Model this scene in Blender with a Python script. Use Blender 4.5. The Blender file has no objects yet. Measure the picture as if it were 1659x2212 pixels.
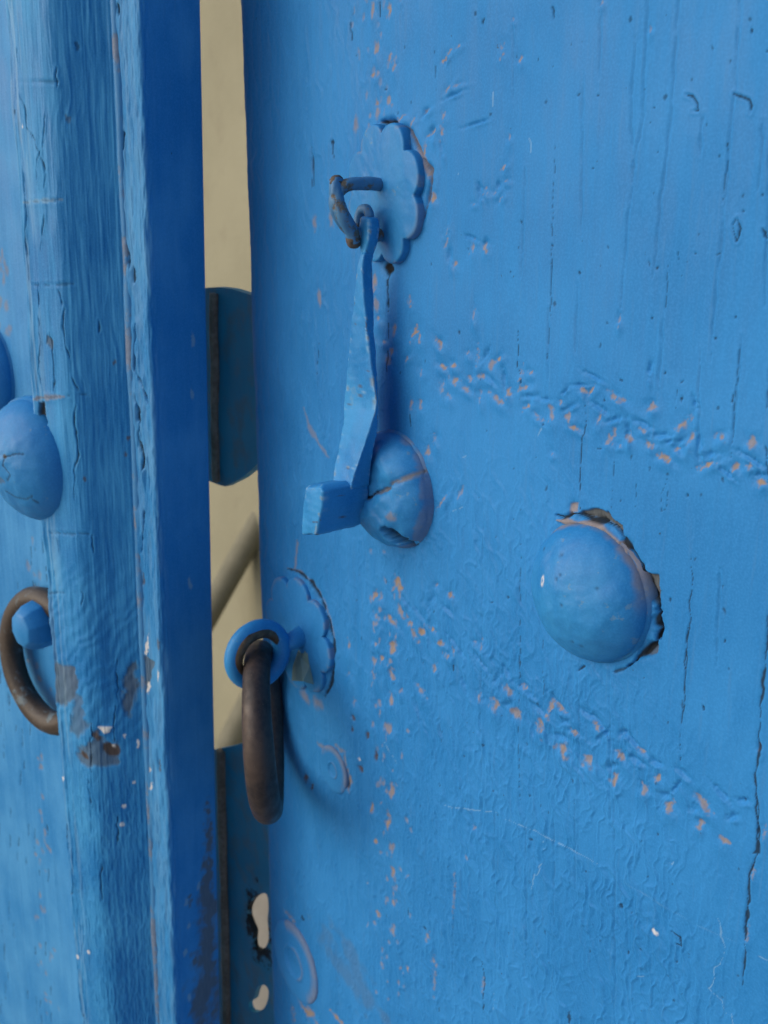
import bpy, bmesh, math
import numpy as np
from mathutils import Matrix, Vector

# ------------------------------------------------------------------ camera, sky, sun, exposure
SC = bpy.context.scene
COL = SC.collection
FOC = 2250.0                       # focal length in units of a 1659 wide picture
CX, CY = 829.5, 1106.0
_h = np.array([-900.0 - CX, 420.0 - CY, FOC])                       # vanishing direction of the right leaf's horizontals
_vx = 850.0 - CX
_v = np.array([_vx, -(_vx * _h[0] + FOC * FOC) / _h[1], FOC])       # and of its verticals
XW = -_h / np.linalg.norm(_h); ZW = -_v / np.linalg.norm(_v)
YW = np.cross(-ZW, -XW); YW /= np.linalg.norm(YW)
if YW[2] < 0: YW = -YW
M = np.array([XW, YW, ZW])          # camera (right, down, forward) -> world
CAM = np.array([0.0, -0.219, 1.25])

cam_d = bpy.data.cameras.new('camera'); cam = bpy.data.objects.new('camera', cam_d); COL.objects.link(cam)
cam_d.sensor_fit = 'HORIZONTAL'; cam_d.sensor_width = 24.0; cam_d.lens = 24.0 * FOC / 1659.0
cam_d.clip_start = 0.01; cam_d.clip_end = 200.0
r_, d_, f_ = M[:, 0], M[:, 1], M[:, 2]
cam.matrix_world = Matrix(((r_[0], -d_[0], -f_[0], CAM[0]), (r_[1], -d_[1], -f_[1], CAM[1]), (r_[2], -d_[2], -f_[2], CAM[2]), (0, 0, 0, 1)))
cam_d.dof.use_dof = True; cam_d.dof.focus_distance = 0.32; cam_d.dof.aperture_fstop = 20.0
SC.camera = cam
SC.cycles.max_bounces = 4; SC.cycles.diffuse_bounces = 3; SC.cycles.glossy_bounces = 2

SUN_DIR = np.array([-0.38, -0.80, 0.42]); SUN_DIR /= np.linalg.norm(SUN_DIR)     # towards the light
w = bpy.data.worlds.new('World'); SC.world = w; w.use_nodes = True
nt = w.node_tree; nt.nodes.clear()
sky = nt.nodes.new('ShaderNodeTexSky'); sky.sky_type = 'NISHITA'; sky.sun_disc = False
sky.sun_elevation = math.asin(SUN_DIR[2]); sky.sun_rotation = math.atan2(SUN_DIR[0], SUN_DIR[1])
sky.dust_density = 2.5; sky.ozone_density = 0.8; sky.air_density = 0.8
bg = nt.nodes.new('ShaderNodeBackground'); bg.inputs['Strength'].default_value = 0.125
wo = nt.nodes.new('ShaderNodeOutputWorld')
nt.links.new(sky.outputs[0], bg.inputs[0]); nt.links.new(bg.outputs[0], wo.inputs[0])
sun_d = bpy.data.lights.new('sun', 'SUN'); sun_d.energy = 1.0; sun_d.angle = math.radians(75); sun_d.color = (1.0, 0.98, 0.95)
sun = bpy.data.objects.new('sun', sun_d); COL.objects.link(sun)
sun.rotation_euler = Vector((-SUN_DIR).tolist()).to_track_quat('-Z', 'Y').to_euler()
sun.location = (-1, -1.5, 3)
vs = SC.view_settings; vs.view_transform = 'Standard'; vs.look = 'None'; vs.gamma = 1.0; vs.exposure = 0.20; vs.use_curve_mapping = False

# ------------------------------------------------------------------ measuring helpers
def ray(px, py): return M @ np.array([(px - CX) / FOC, (py - CY) / FOC, 1.0])
def at(px, py, wd=0.0):
    """point on the plane wd metres in front of the right leaf"""
    r = ray(px, py); return CAM + r * ((-wd - CAM[1]) / r[1])

rng = np.random.default_rng(7)
_tabs = {}
def vnoise(x, y, seed=0):
    if seed not in _tabs: _tabs[seed] = np.random.default_rng(seed + 100).random((256, 256)).astype(np.float32)
    t = _tabs[seed]
    xi = np.floor(x).astype(np.int64); yi = np.floor(y).astype(np.int64)
    fx = (x - xi); fy = (y - yi)
    fx = fx * fx * fx * (fx * (fx * 6 - 15) + 10); fy = fy * fy * fy * (fy * (fy * 6 - 15) + 10)
    x0 = xi & 255; x1 = (xi + 1) & 255; y0 = yi & 255; y1 = (yi + 1) & 255
    a = t[y0, x0] * (1 - fx) + t[y0, x1] * fx; b = t[y1, x0] * (1 - fx) + t[y1, x1] * fx
    return (a * (1 - fy) + b * fy) * 2 - 1
def fbm(x, y, seed=0, octv=3, gain=0.5):
    s = 0; a = 1.0
    for o in range(octv):
        s = s + a * vnoise(x * 2.03 ** o + 17.3 * o, y * 2.03 ** o + 9.1 * o, seed + o); a *= gain
    return s
def sstep(a, b, x):
    t = np.clip((x - a) / (b - a), 0, 1); return t * t * (3 - 2 * t)

# ------------------------------------------------------------------ object helpers
WLOC = {}
def empty(name, loc):
    o = bpy.data.objects.new(name, None); COL.objects.link(o); o.location = Vector([float(v) for v in loc]); o.empty_display_size = 0.02
    WLOC[o.name] = np.array(loc, float); return o
def tag(o, label=None, cat=None, group=None, kind=None):
    for k, v in (('label', label), ('category', cat), ('group', group), ('kind', kind)):
        if v: o[k] = v
    return o
def link(name, me, mat, parent, centre):
    o = bpy.data.objects.new(name, me); COL.objects.link(o); me.materials.append(mat)
    WLOC[o.name] = np.array(centre, float)
    if parent is not None: o.parent = parent; o.location = Vector((np.array(centre) - WLOC[parent.name]).tolist())
    else: o.location = Vector(np.array(centre).tolist())
    return o
def mesh_np(name, V, F, mat, parent=None, smooth=True, attrs=None, centre=None):
    V = np.asarray(V, float).reshape(-1, 3)
    if centre is None: centre = (V.min(0) + V.max(0)) / 2
    me = bpy.data.meshes.new(name)
    if isinstance(F, np.ndarray):
        k = F.shape[1]; n = len(F)
        me.vertices.add(len(V)); me.vertices.foreach_set('co', (V - centre).astype(np.float32).ravel())
        me.loops.add(n * k); me.loops.foreach_set('vertex_index', F.astype(np.int32).ravel())
        me.polygons.add(n); me.polygons.foreach_set('loop_start', np.arange(0, n * k, k, dtype=np.int32))
        me.update(calc_edges=True)
    else:
        me.from_pydata((V - centre).tolist(), [], [list(map(int, q)) for q in F]); me.update()
    me.polygons.foreach_set('use_smooth', np.full(len(me.polygons), smooth, bool))
    for an, arr in (attrs or {}).items():
        a = me.attributes.new(an, 'FLOAT_COLOR', 'POINT'); a.data.foreach_set('color', arr.astype(np.float32).reshape(-1))
    me.validate()
    return link(name, me, mat, parent, centre)
def grid_faces(nr, nc, wrap=False):
    i = np.arange(nr - 1)[:, None]; j = np.arange(nc if wrap else nc - 1)[None, :]; j2 = (j + 1) % nc
    return np.stack([(i * nc + j), (i * nc + j2), ((i + 1) * nc + j2), ((i + 1) * nc + j)], -1).reshape(-1, 4)
def normals_grid(P, wrap=False):
    du = np.gradient(P, axis=1); dv = np.gradient(P, axis=0)
    if wrap: du = np.roll(P, -1, 1) - np.roll(P, 1, 1)
    n = np.cross(du, dv); return n / (np.linalg.norm(n, axis=-1, keepdims=True) + 1e-12)
def catmull(pts, n, closed=False):
    P = np.asarray(pts, float); k = len(P); out = []
    m = k if closed else k - 1
    for i in range(m):
        if closed: a, b, c, d = P[i - 1], P[i], P[(i + 1) % k], P[(i + 2) % k]
        else: a, b, c, d = P[max(i - 1, 0)], P[i], P[i + 1], P[min(i + 2, k - 1)]
        for t in np.arange(n) / n:
            out.append(0.5 * (2 * b + (c - a) * t + (2 * a - 5 * b + 4 * c - d) * t ** 2 + (3 * b - a - 3 * c + d) * t ** 3))
    if not closed: out.append(P[-1])
    return np.array(out)
def tube(name, path, rad, mat, parent, closed=False, seg=20, lump=0.0, seed=0, squash=None):
    P = np.asarray(path, float); n = len(P); rad = np.full(n, rad) if np.isscalar(rad) else np.asarray(rad)
    T = (np.roll(P, -1, 0) - np.roll(P, 1, 0)) if closed else np.gradient(P, axis=0)
    T /= np.linalg.norm(T, axis=1, keepdims=True)
    up = np.array([0.31, 0.2, 0.93]); N = []
    v = up - T[0] * (up @ T[0]); v /= np.linalg.norm(v)
    for t in T:
        v = v - t * (v @ t); v /= np.linalg.norm(v); N.append(v)
    N = np.array(N); B = np.cross(T, N)
    if closed:                                   # undo twist
        v = N[-1] - T[0] * (N[-1] @ T[0]); ang = math.atan2(v @ B[0], v @ N[0])
        k = -np.arange(n) / n * ang
        N, B = N * np.cos(k)[:, None] + B * np.sin(k)[:, None], B * np.cos(k)[:, None] - N * np.sin(k)[:, None]
    a = np.arange(seg) / seg * 2 * math.pi
    R = rad[:, None] * (1 + lump * fbm(np.cos(a)[None, :] * 1.7 + np.arange(n)[:, None] * 0.13, np.sin(a)[None, :] * 1.7 + seed, seed, 3))
    V = P[:, None, :] + R[..., None] * (np.cos(a)[None, :, None] * N[:, None, :] + np.sin(a)[None, :, None] * B[:, None, :])
    if closed:
        F = grid_faces(n + 1, seg, True) % (n * seg)
        return mesh_np(name, V, F, mat, parent)
    F = [tuple(q) for q in grid_faces(n, seg, True)]
    F.append(tuple(range(seg))[::-1]); F.append(tuple((n - 1) * seg + i for i in range(seg)))
    return mesh_np(name, V, F, mat, parent)
def loft(name, secs, mat, parent, smooth=False, bevel=0.0):
    S = np.array(secs, float); n, k = S.shape[:2]
    F = [tuple(q) for q in grid_faces(n, k, True)]
    F.append(tuple(range(k))[::-1]); F.append(tuple((n - 1) * k + i for i in range(k)))
    o = mesh_np(name, S, F, mat, parent, smooth=smooth)
    if bevel:
        m = o.modifiers.new('bevel', 'BEVEL'); m.width = bevel; m.segments = 3; m.limit_method = 'ANGLE'; m.angle_limit = math.radians(28)
        m.harden_normals = False
        o.data.polygons.foreach_set('use_smooth', np.ones(len(o.data.polygons), bool))
    return o
def forged(name, secs, mat, parent, n=70, rad=0.0008, lump=0.00018, seed=0):
    """hand-forged bar: quads lofted with rounded, uneven, rubbed edges"""
    S_ = np.array(secs, float); L = np.concatenate([[0], np.cumsum(np.linalg.norm(np.diff(S_.mean(1), axis=0), axis=1))])
    tq = np.linspace(0, L[-1], n); Sd = np.stack([np.stack([np.interp(tq, L, S_[:, i, j]) for j in range(3)], -1) for i in range(4)], 1)
    k = np.array([1, 2, 1]) / 4.0
    for _ in range(2): Sd[1:-1] = 0.25 * Sd[:-2] + 0.5 * Sd[1:-1] + 0.25 * Sd[2:]
    rows = []; ew = []
    for r in range(n):
        a, b, c, d = Sd[r]; wd_, th_ = np.linalg.norm(b - a), np.linalg.norm(c - b)
        ends = min(r, n - 1 - r); sh = 1.0 if ends > 2 else (0.80, 0.92, 0.98)[ends]
        rx, ry = min(rad / wd_, 0.45), min(rad / th_, 0.45); pts = []; e = []
        for (cx_, cy_, a0) in ((1 - rx, ry, -90), (1 - rx, 1 - ry, 0), (rx, 1 - ry, 90), (rx, ry, 180)):
            for t in np.linspace(0, 90, 6):
                g_ = math.radians(a0 + t); pts.append((cx_ + rx * math.cos(g_), cy_ + ry * math.sin(g_))); e.append(1.0)
            nx = {-90: (1, (0, 1)), 0: (0, (-1, 0)), 90: (0, (0, -1)), 180: (1, (1, 0))}[a0]
            p0 = pts[-1]
            for t in np.linspace(0.12, 0.88, 7):
                if a0 == -90: q_ = (1.0, ry + (1 - 2 * ry) * t)
                elif a0 == 0: q_ = (1 - rx - (1 - 2 * rx) * t, 1.0)
                elif a0 == 90: q_ = (0.0, 1 - ry - (1 - 2 * ry) * t)
                else: q_ = (rx + (1 - 2 * rx) * t, 0.0)
                pts.append(q_); e.append(0.0)
        P_ = np.array(pts); P_ = 0.5 + (P_ - 0.5) * sh
        x, y = P_[:, 0:1], P_[:, 1:2]
        rows.append((a * (1 - x) + b * x) * (1 - y) + (d * (1 - x) + c * x) * y); ew.append(e)
    V = np.array(rows); E_ = np.array(ew); m_ = V.shape[1]
    N = normals_grid(V, True); ctr = V.mean(1, keepdims=True); sg = np.sign(((V - ctr) * N).sum(-1).mean())
    pu = V[..., 0] + 0.7 * V[..., 1]; pv = V[..., 2] + 0.5 * V[..., 1]
    V = V + N * sg * (lump * fbm(pu / 0.006, pv / 0.006, 300 + seed, 3) + lump * 0.25 * fbm(pu / 0.0015, pv / 0.0015, 310 + seed, 2))[..., None]
    wear = np.zeros(V.shape[:2] + (4,)); wear[..., 3] = 1; bare = wear.copy()
    nz = fbm(pu / 0.0022, pv / 0.0022, 320 + seed, 3); n2 = fbm(pu / 0.004, pv / 0.004, 330 + seed, 4, 0.6)
    wear[..., 2] = 0.28 * E_ * sstep(0.1, 0.7, nz); bare[..., 2] = np.maximum(0.6 * E_ * sstep(0.75, 1.0, nz), 0.7 * sstep(1.3, 1.4, n2))
    wear[..., 2] = np.maximum(wear[..., 2], 0.35 * sstep(1.15, 1.3, fbm(pu / 0.0012, pv / 0.0018, 340 + seed, 3)))
    F = [tuple(q) for q in grid_faces(n, m_, True)]; F.append(tuple(range(m_))[::-1]); F.append(tuple((n - 1) * m_ + i for i in range(m_)))
    return mesh_np(name, V, F, mat, parent, attrs={'wear': wear.reshape(-1, 4), 'bare': bare.reshape(-1, 4)})
def plate(name, outer, holes, y0, y1, mat, parent, bevel=0.0004):
    """flat sheet in an x-z plane between depths y0 < y1, with holes"""
    bm = bmesh.new()
    for loop in [outer] + holes:
        vs_ = [bm.verts.new((p[0], y0, p[1])) for p in loop]
        for i in range(len(vs_)): bm.edges.new((vs_[i], vs_[(i + 1) % len(vs_)]))
    bmesh.ops.triangle_fill(bm, use_beauty=True, use_dissolve=False, edges=bm.edges[:])
    ret = bmesh.ops.extrude_face_region(bm, geom=bm.faces[:])
    for v in ret['geom']:
        if isinstance(v, bmesh.types.BMVert): v.co.y = y1
    bmesh.ops.recalc_face_normals(bm, faces=bm.faces[:])
    V = np.array([v.co[:] for v in bm.verts]); F = [[v.index for v in f.verts] for f in bm.faces]
    bm.verts.index_update(); F = [[v.index for v in f.verts] for f in bm.faces]; bm.free()
    return mesh_np(name, V, F, mat, parent, smooth=False)

# ------------------------------------------------------------------ materials
class NT:
    def __init__(s, name):
        s.m = bpy.data.materials.new(name); s.m.use_nodes = True; s.t = s.m.node_tree; s.t.nodes.clear()
        s.out = s.n('ShaderNodeOutputMaterial'); s.b = s.n('ShaderNodeBsdfPrincipled'); s.l(s.b.outputs[0], s.out.inputs[0])
    def n(s, ty, **kw):
        nd = s.t.nodes.new(ty)
        for k, v in kw.items(): setattr(nd, k, v)
        return nd
    def l(s, a, b): s.t.links.new(a, b)
    def coord(s, scale=(1, 1, 1), kind='Object'):
        c = s.n('ShaderNodeTexCoord'); m = s.n('ShaderNodeMapping'); m.inputs['Scale'].default_value = scale
        s.l(c.outputs[kind], m.inputs[0]); return m.outputs[0]
    def noise(s, scale, detail=3, vec=None, rough=0.55, dist=0.0):
        nd = s.n('ShaderNodeTexNoise'); nd.inputs['Scale'].default_value = scale; nd.inputs['Detail'].default_value = detail
        nd.inputs['Roughness'].default_value = rough; nd.inputs['Distortion'].default_value = dist
        s.l(vec if vec is not None else s.coord(), nd.inputs['Vector']); return nd.outputs['Fac']
    def ramp(s, fac, lo, hi, v0=0.0, v1=1.0):
        m = s.n('ShaderNodeMapRange'); m.interpolation_type = 'SMOOTHSTEP'
        for i, v in zip(('From Min', 'From Max', 'To Min', 'To Max'), (lo, hi, v0, v1)): m.inputs[i].default_value = v
        s.l(fac, m.inputs['Value']); return m.outputs[0]
    def math(s, op, a, b):
        m = s.n('ShaderNodeMath', operation=op)
        for i, v in enumerate((a, b)):
            if isinstance(v, (int, float)): m.inputs[i].default_value = v
            else: s.l(v, m.inputs[i])
        return m.outputs[0]
    def mix(s, fac, a, b):
        m = s.n('ShaderNodeMix', data_type='RGBA')
        if isinstance(fac, (int, float)): m.inputs[0].default_value = fac
        else: s.l(fac, m.inputs[0])
        for i, v in ((6, a), (7, b)):
            if isinstance(v, tuple): m.inputs[i].default_value = (*v, 1)
            else: s.l(v, m.inputs[i])
        return m.outputs[2]
    def bump(s, h, strength, dist):
        b = s.n('ShaderNodeBump'); b.inputs['Strength'].default_value = strength; b.inputs['Distance'].default_value = dist
        s.l(h, b.inputs['Height']); s.l(b.outputs[0], s.b.inputs['Normal']); return b

STAIN_NODE = []
def paint(name, deep, light, rough=0.42, grain=1.0, spec=0.5, specks=1.0, dust=0.0, edgewear=0.0, stain=None):
    """weathered gloss paint over wood; point attributes carry the chips, cracks and bare patches of each board"""
    n = NT(name)
    big = n.noise(22, 4); mid = n.noise(140, 3, n.coord((1, 1, 0.25))); fine = n.noise(1500, 2)
    k = n.math('ADD', n.math('MULTIPLY', big, 0.65), n.math('MULTIPLY', mid, 0.35))
    col = n.mix(n.ramp(k, 0.34, 0.66), deep, light)
    col = n.mix(n.ramp(fine, 0.35, 0.75, 0, 0.22), col, tuple(min(1, c * 1.35 + 0.02) for c in light))
    streak = n.noise(900, 3, n.coord((1, 1, 0.05)))
    col = n.mix(n.ramp(streak, 0.55, 0.75, 0, 0.22 * grain), col, tuple(c * 0.82 + 0.03 for c in light))
    if dust: col = n.mix(n.ramp(n.noise(60, 5), 0.45, 0.7, 0, dust), col, (0.24, 0.23, 0.21))
    dots = n.ramp(n.noise(420, 2, rough=0.7), 0.76, 0.80)
    col = n.mix(n.math('MULTIPLY', dots, 0.7 * specks), col, (0.02, 0.05, 0.07))
    if edgewear:
        bv = n.n('ShaderNodeBevel', samples=6); bv.inputs['Radius'].default_value = 0.0011
        ge = n.n('ShaderNodeNewGeometry'); dt = n.n('ShaderNodeVectorMath', operation='DOT_PRODUCT')
        n.l(bv.outputs[0], dt.inputs[0]); n.l(ge.outputs['Normal'], dt.inputs[1])
        ew = n.math('MULTIPLY', n.ramp(dt.outputs['Value'], 0.90, 0.995, 1.0, 0.0), n.ramp(n.noise(330, 5, rough=0.7), 0.44, 0.56))
        col = n.mix(n.math('MULTIPLY', ew, edgewear), col, n.mix(n.noise(800, 3), (0.30, 0.44, 0.50), (0.16, 0.12, 0.09)))
        pch = n.ramp(n.noise(170, 5, rough=0.7), 0.62, 0.66)
        col = n.mix(n.math('MULTIPLY', pch, 0.55 * edgewear), col, n.mix(n.noise(900, 3), (0.35, 0.50, 0.50), (0.10, 0.11, 0.08)))
    if stain:                                     # peeled black patch round the key hole
        STAIN_NODE.append(None)
        ds = n.n('ShaderNodeVectorMath', operation='DISTANCE'); n.l(n.coord((1.6, 1, 1)), ds.inputs[0]); STAIN_NODE[0] = ds
        sm = n.math('ADD', ds.outputs['Value'], n.math('MULTIPLY', n.math('SUBTRACT', n.noise(110, 5, rough=0.7), 0.5), 0.075))
        col = n.mix(n.ramp(sm, 0.019, 0.024, 0.96, 0.0), col, (0.008, 0.009, 0.012))
    wear = n.n('ShaderNodeVertexColor', layer_name='wear'); sep = n.n('ShaderNodeSeparateColor'); n.l(wear.outputs[0], sep.inputs[0])
    wear2 = n.n('ShaderNodeVertexColor', layer_name='bare'); sep2 = n.n('ShaderNodeSeparateColor'); n.l(wear2.outputs[0], sep2.inputs[0])
    tanc = n.mix(n.noise(700, 2), (0.21, 0.165, 0.13), (0.33, 0.265, 0.215))
    wood = n.mix(n.noise(1400, 2, n.coord((1, 1, 0.06))), (0.040, 0.052, 0.062), (0.145, 0.160, 0.170))
    rust = n.mix(n.noise(900, 2, n.coord((1, 1, 0.2))), (0.03, 0.021, 0.016), (0.13, 0.085, 0.055))
    col = n.mix(sep2.outputs[0], col, wood)
    col = n.mix(sep2.outputs[2], col, rust)
    col = n.mix(sep.outputs[0], col, tanc)
    col = n.mix(sep.outputs[2], col, (0.42, 0.60, 0.68))
    col = n.mix(sep2.outputs[1], col, (0.72, 0.70, 0.66))
    col = n.mix(sep.outputs[1], col, (0.012, 0.016, 0.02))
    n.l(col, n.b.inputs['Base Color'])
    rg = n.ramp(mid, 0.3, 0.7, rough - 0.08, rough + 0.12)
    bare = n.math('MAXIMUM', n.math('MAXIMUM', sep.outputs[0], sep.outputs[1]), n.math('MAXIMUM', sep2.outputs[0], sep2.outputs[2]))
    n.l(n.math('ADD', rg, n.math('MULTIPLY', bare, 0.4)), n.b.inputs['Roughness'])
    n.b.inputs['Specular IOR Level'].default_value = spec
    hgt = n.math('ADD', n.math('MULTIPLY', fine, 0.35), n.math('ADD', n.noise(520, 3), n.math('MULTIPLY', streak, 0.5 * grain)))
    n.bump(hgt, 0.35, 0.00016)
    return n.m

P_LEAF = paint('blue_gloss_paint', (0.014, 0.177, 0.465), (0.025, 0.220, 0.545), 0.58, 1.6, 0.22)
P_STRIP = paint('blue_weathered_paint', (0.006, 0.160, 0.43), (0.040, 0.270, 0.56), 0.55, 1.0, 0.25)
P_BOARD2 = paint('blue_chalky_paint', (0.018, 0.200, 0.49), (0.060, 0.285, 0.58), 0.55, 1.0, 0.25)
P_IRON = paint('blue_paint_on_iron', (0.010, 0.168, 0.455), (0.025, 0.230, 0.53), 0.46, 0.2, 0.32, 0.8, edgewear=0.5)
P_KNOCK = paint('blue_paint_on_knocker', (0.008, 0.165, 0.45), (0.030, 0.260, 0.58), 0.46, 0.3, 0.32, 1.0, edgewear=0.35)
P_PLATE2 = paint('dull_blue_paint_on_short_plate', (0.025, 0.34, 0.58), (0.07, 0.43, 0.66), 0.55, 0.6, 0.25, 1.8, 0.55)
P_PLATE = paint('dull_blue_paint_on_sheet_iron', (0.025, 0.34, 0.60), (0.07, 0.43, 0.68), 0.55, 0.6, 0.25, 1.8, 0.45, stain=(0.0, 0.0))

def iron(name, a, b, rough=0.45, metal=0.55):
    n = NT(name)
    k = n.math('ADD', n.math('MULTIPLY', n.noise(45, 5), 0.6), n.math('MULTIPLY', n.noise(420, 4), 0.4))
    col = n.mix(n.ramp(k, 0.36, 0.64), a, b)
    col = n.mix(n.ramp(n.noise(1300, 3), 0.66, 0.76, 0, 0.5), col, (0.30, 0.24, 0.19))
    n.l(col, n.b.inputs['Base Color']); n.b.inputs['Metallic'].default_value = metal
    n.l(n.ramp(n.noise(160, 4), 0.3, 0.7, rough - 0.1, rough + 0.15), n.b.inputs['Roughness'])
    n.bump(n.math('ADD', n.noise(700, 4), n.noise(180, 3)), 0.3, 0.0003)
    return n.m
IRON = iron('worn_brown_iron', (0.020, 0.016, 0.018), (0.062, 0.043, 0.036), 0.5, 0.2)
IRON_P = iron('worn_iron_with_paint_traces', (0.06, 0.04, 0.03), (0.16, 0.11, 0.07))
RUST = iron('rusted_iron', (0.050, 0.042, 0.036), (0.11, 0.090, 0.073), 0.75, 0.1)
EARTH = iron('brown_edge_rust', (0.26, 0.20, 0.15), (0.48, 0.38, 0.30), 0.85, 0.0)

def patchy(name, blue0, blue1, bare, amount, scale):
    n = NT(name)
    p = n.mix(n.noise(120, 4), blue0, blue1)
    br = n.mix(n.noise(600, 4), bare, tuple(c * 0.4 for c in bare))
    f = n.ramp(n.noise(scale, 5, rough=0.65), 1 - amount - 0.05, 1 - amount + 0.05)
    n.l(n.mix(f, p, br), n.b.inputs['Base Color']); n.b.inputs['Roughness'].default_value = 0.55
    n.bump(n.math('SUBTRACT', n.noise(500, 3), n.math('MULTIPLY', f, 0.8)), 0.6, 0.0003)
    return n.m
STAPLE = patchy('worn_blue_paint_on_staple', (0.02, 0.13, 0.33), (0.07, 0.22, 0.38), (0.15, 0.135, 0.105), 0.44, 170)

def plaster():
    n = NT('cream_plaster')
    col = n.mix(n.ramp(n.noise(3, 5), 0.3, 0.7), (0.262, 0.250, 0.170), (0.312, 0.298, 0.206))
    col = n.mix(n.ramp(n.noise(18, 4), 0.55, 0.75, 0, 0.3), col, (0.20, 0.18, 0.125))
    n.l(col, n.b.inputs['Base Color']); n.b.inputs['Roughness'].default_value = 0.9
    n.bump(n.noise(60, 5), 0.4, 0.004); return n.m
PLASTER = plaster()
def stone():
    n = NT('pale_paving'); n.l(n.mix(n.noise(2, 5), (0.36, 0.33, 0.28), (0.46, 0.43, 0.37)), n.b.inputs['Base Color'])
    n.b.inputs['Roughness'].default_value = 0.9; n.bump(n.noise(30, 4), 0.4, 0.01); return n.m
STONE = stone()
def flake():
    n = NT('lifted_greenish_paint'); n.l(n.mix(n.noise(160, 4), (0.10, 0.20, 0.22), (0.22, 0.34, 0.30)), n.b.inputs['Base Color'])
    n.b.inputs['Roughness'].default_value = 0.5; n.bump(n.noise(600, 3), 0.4, 0.0003); return n.m
FLAKE = flake()

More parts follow.
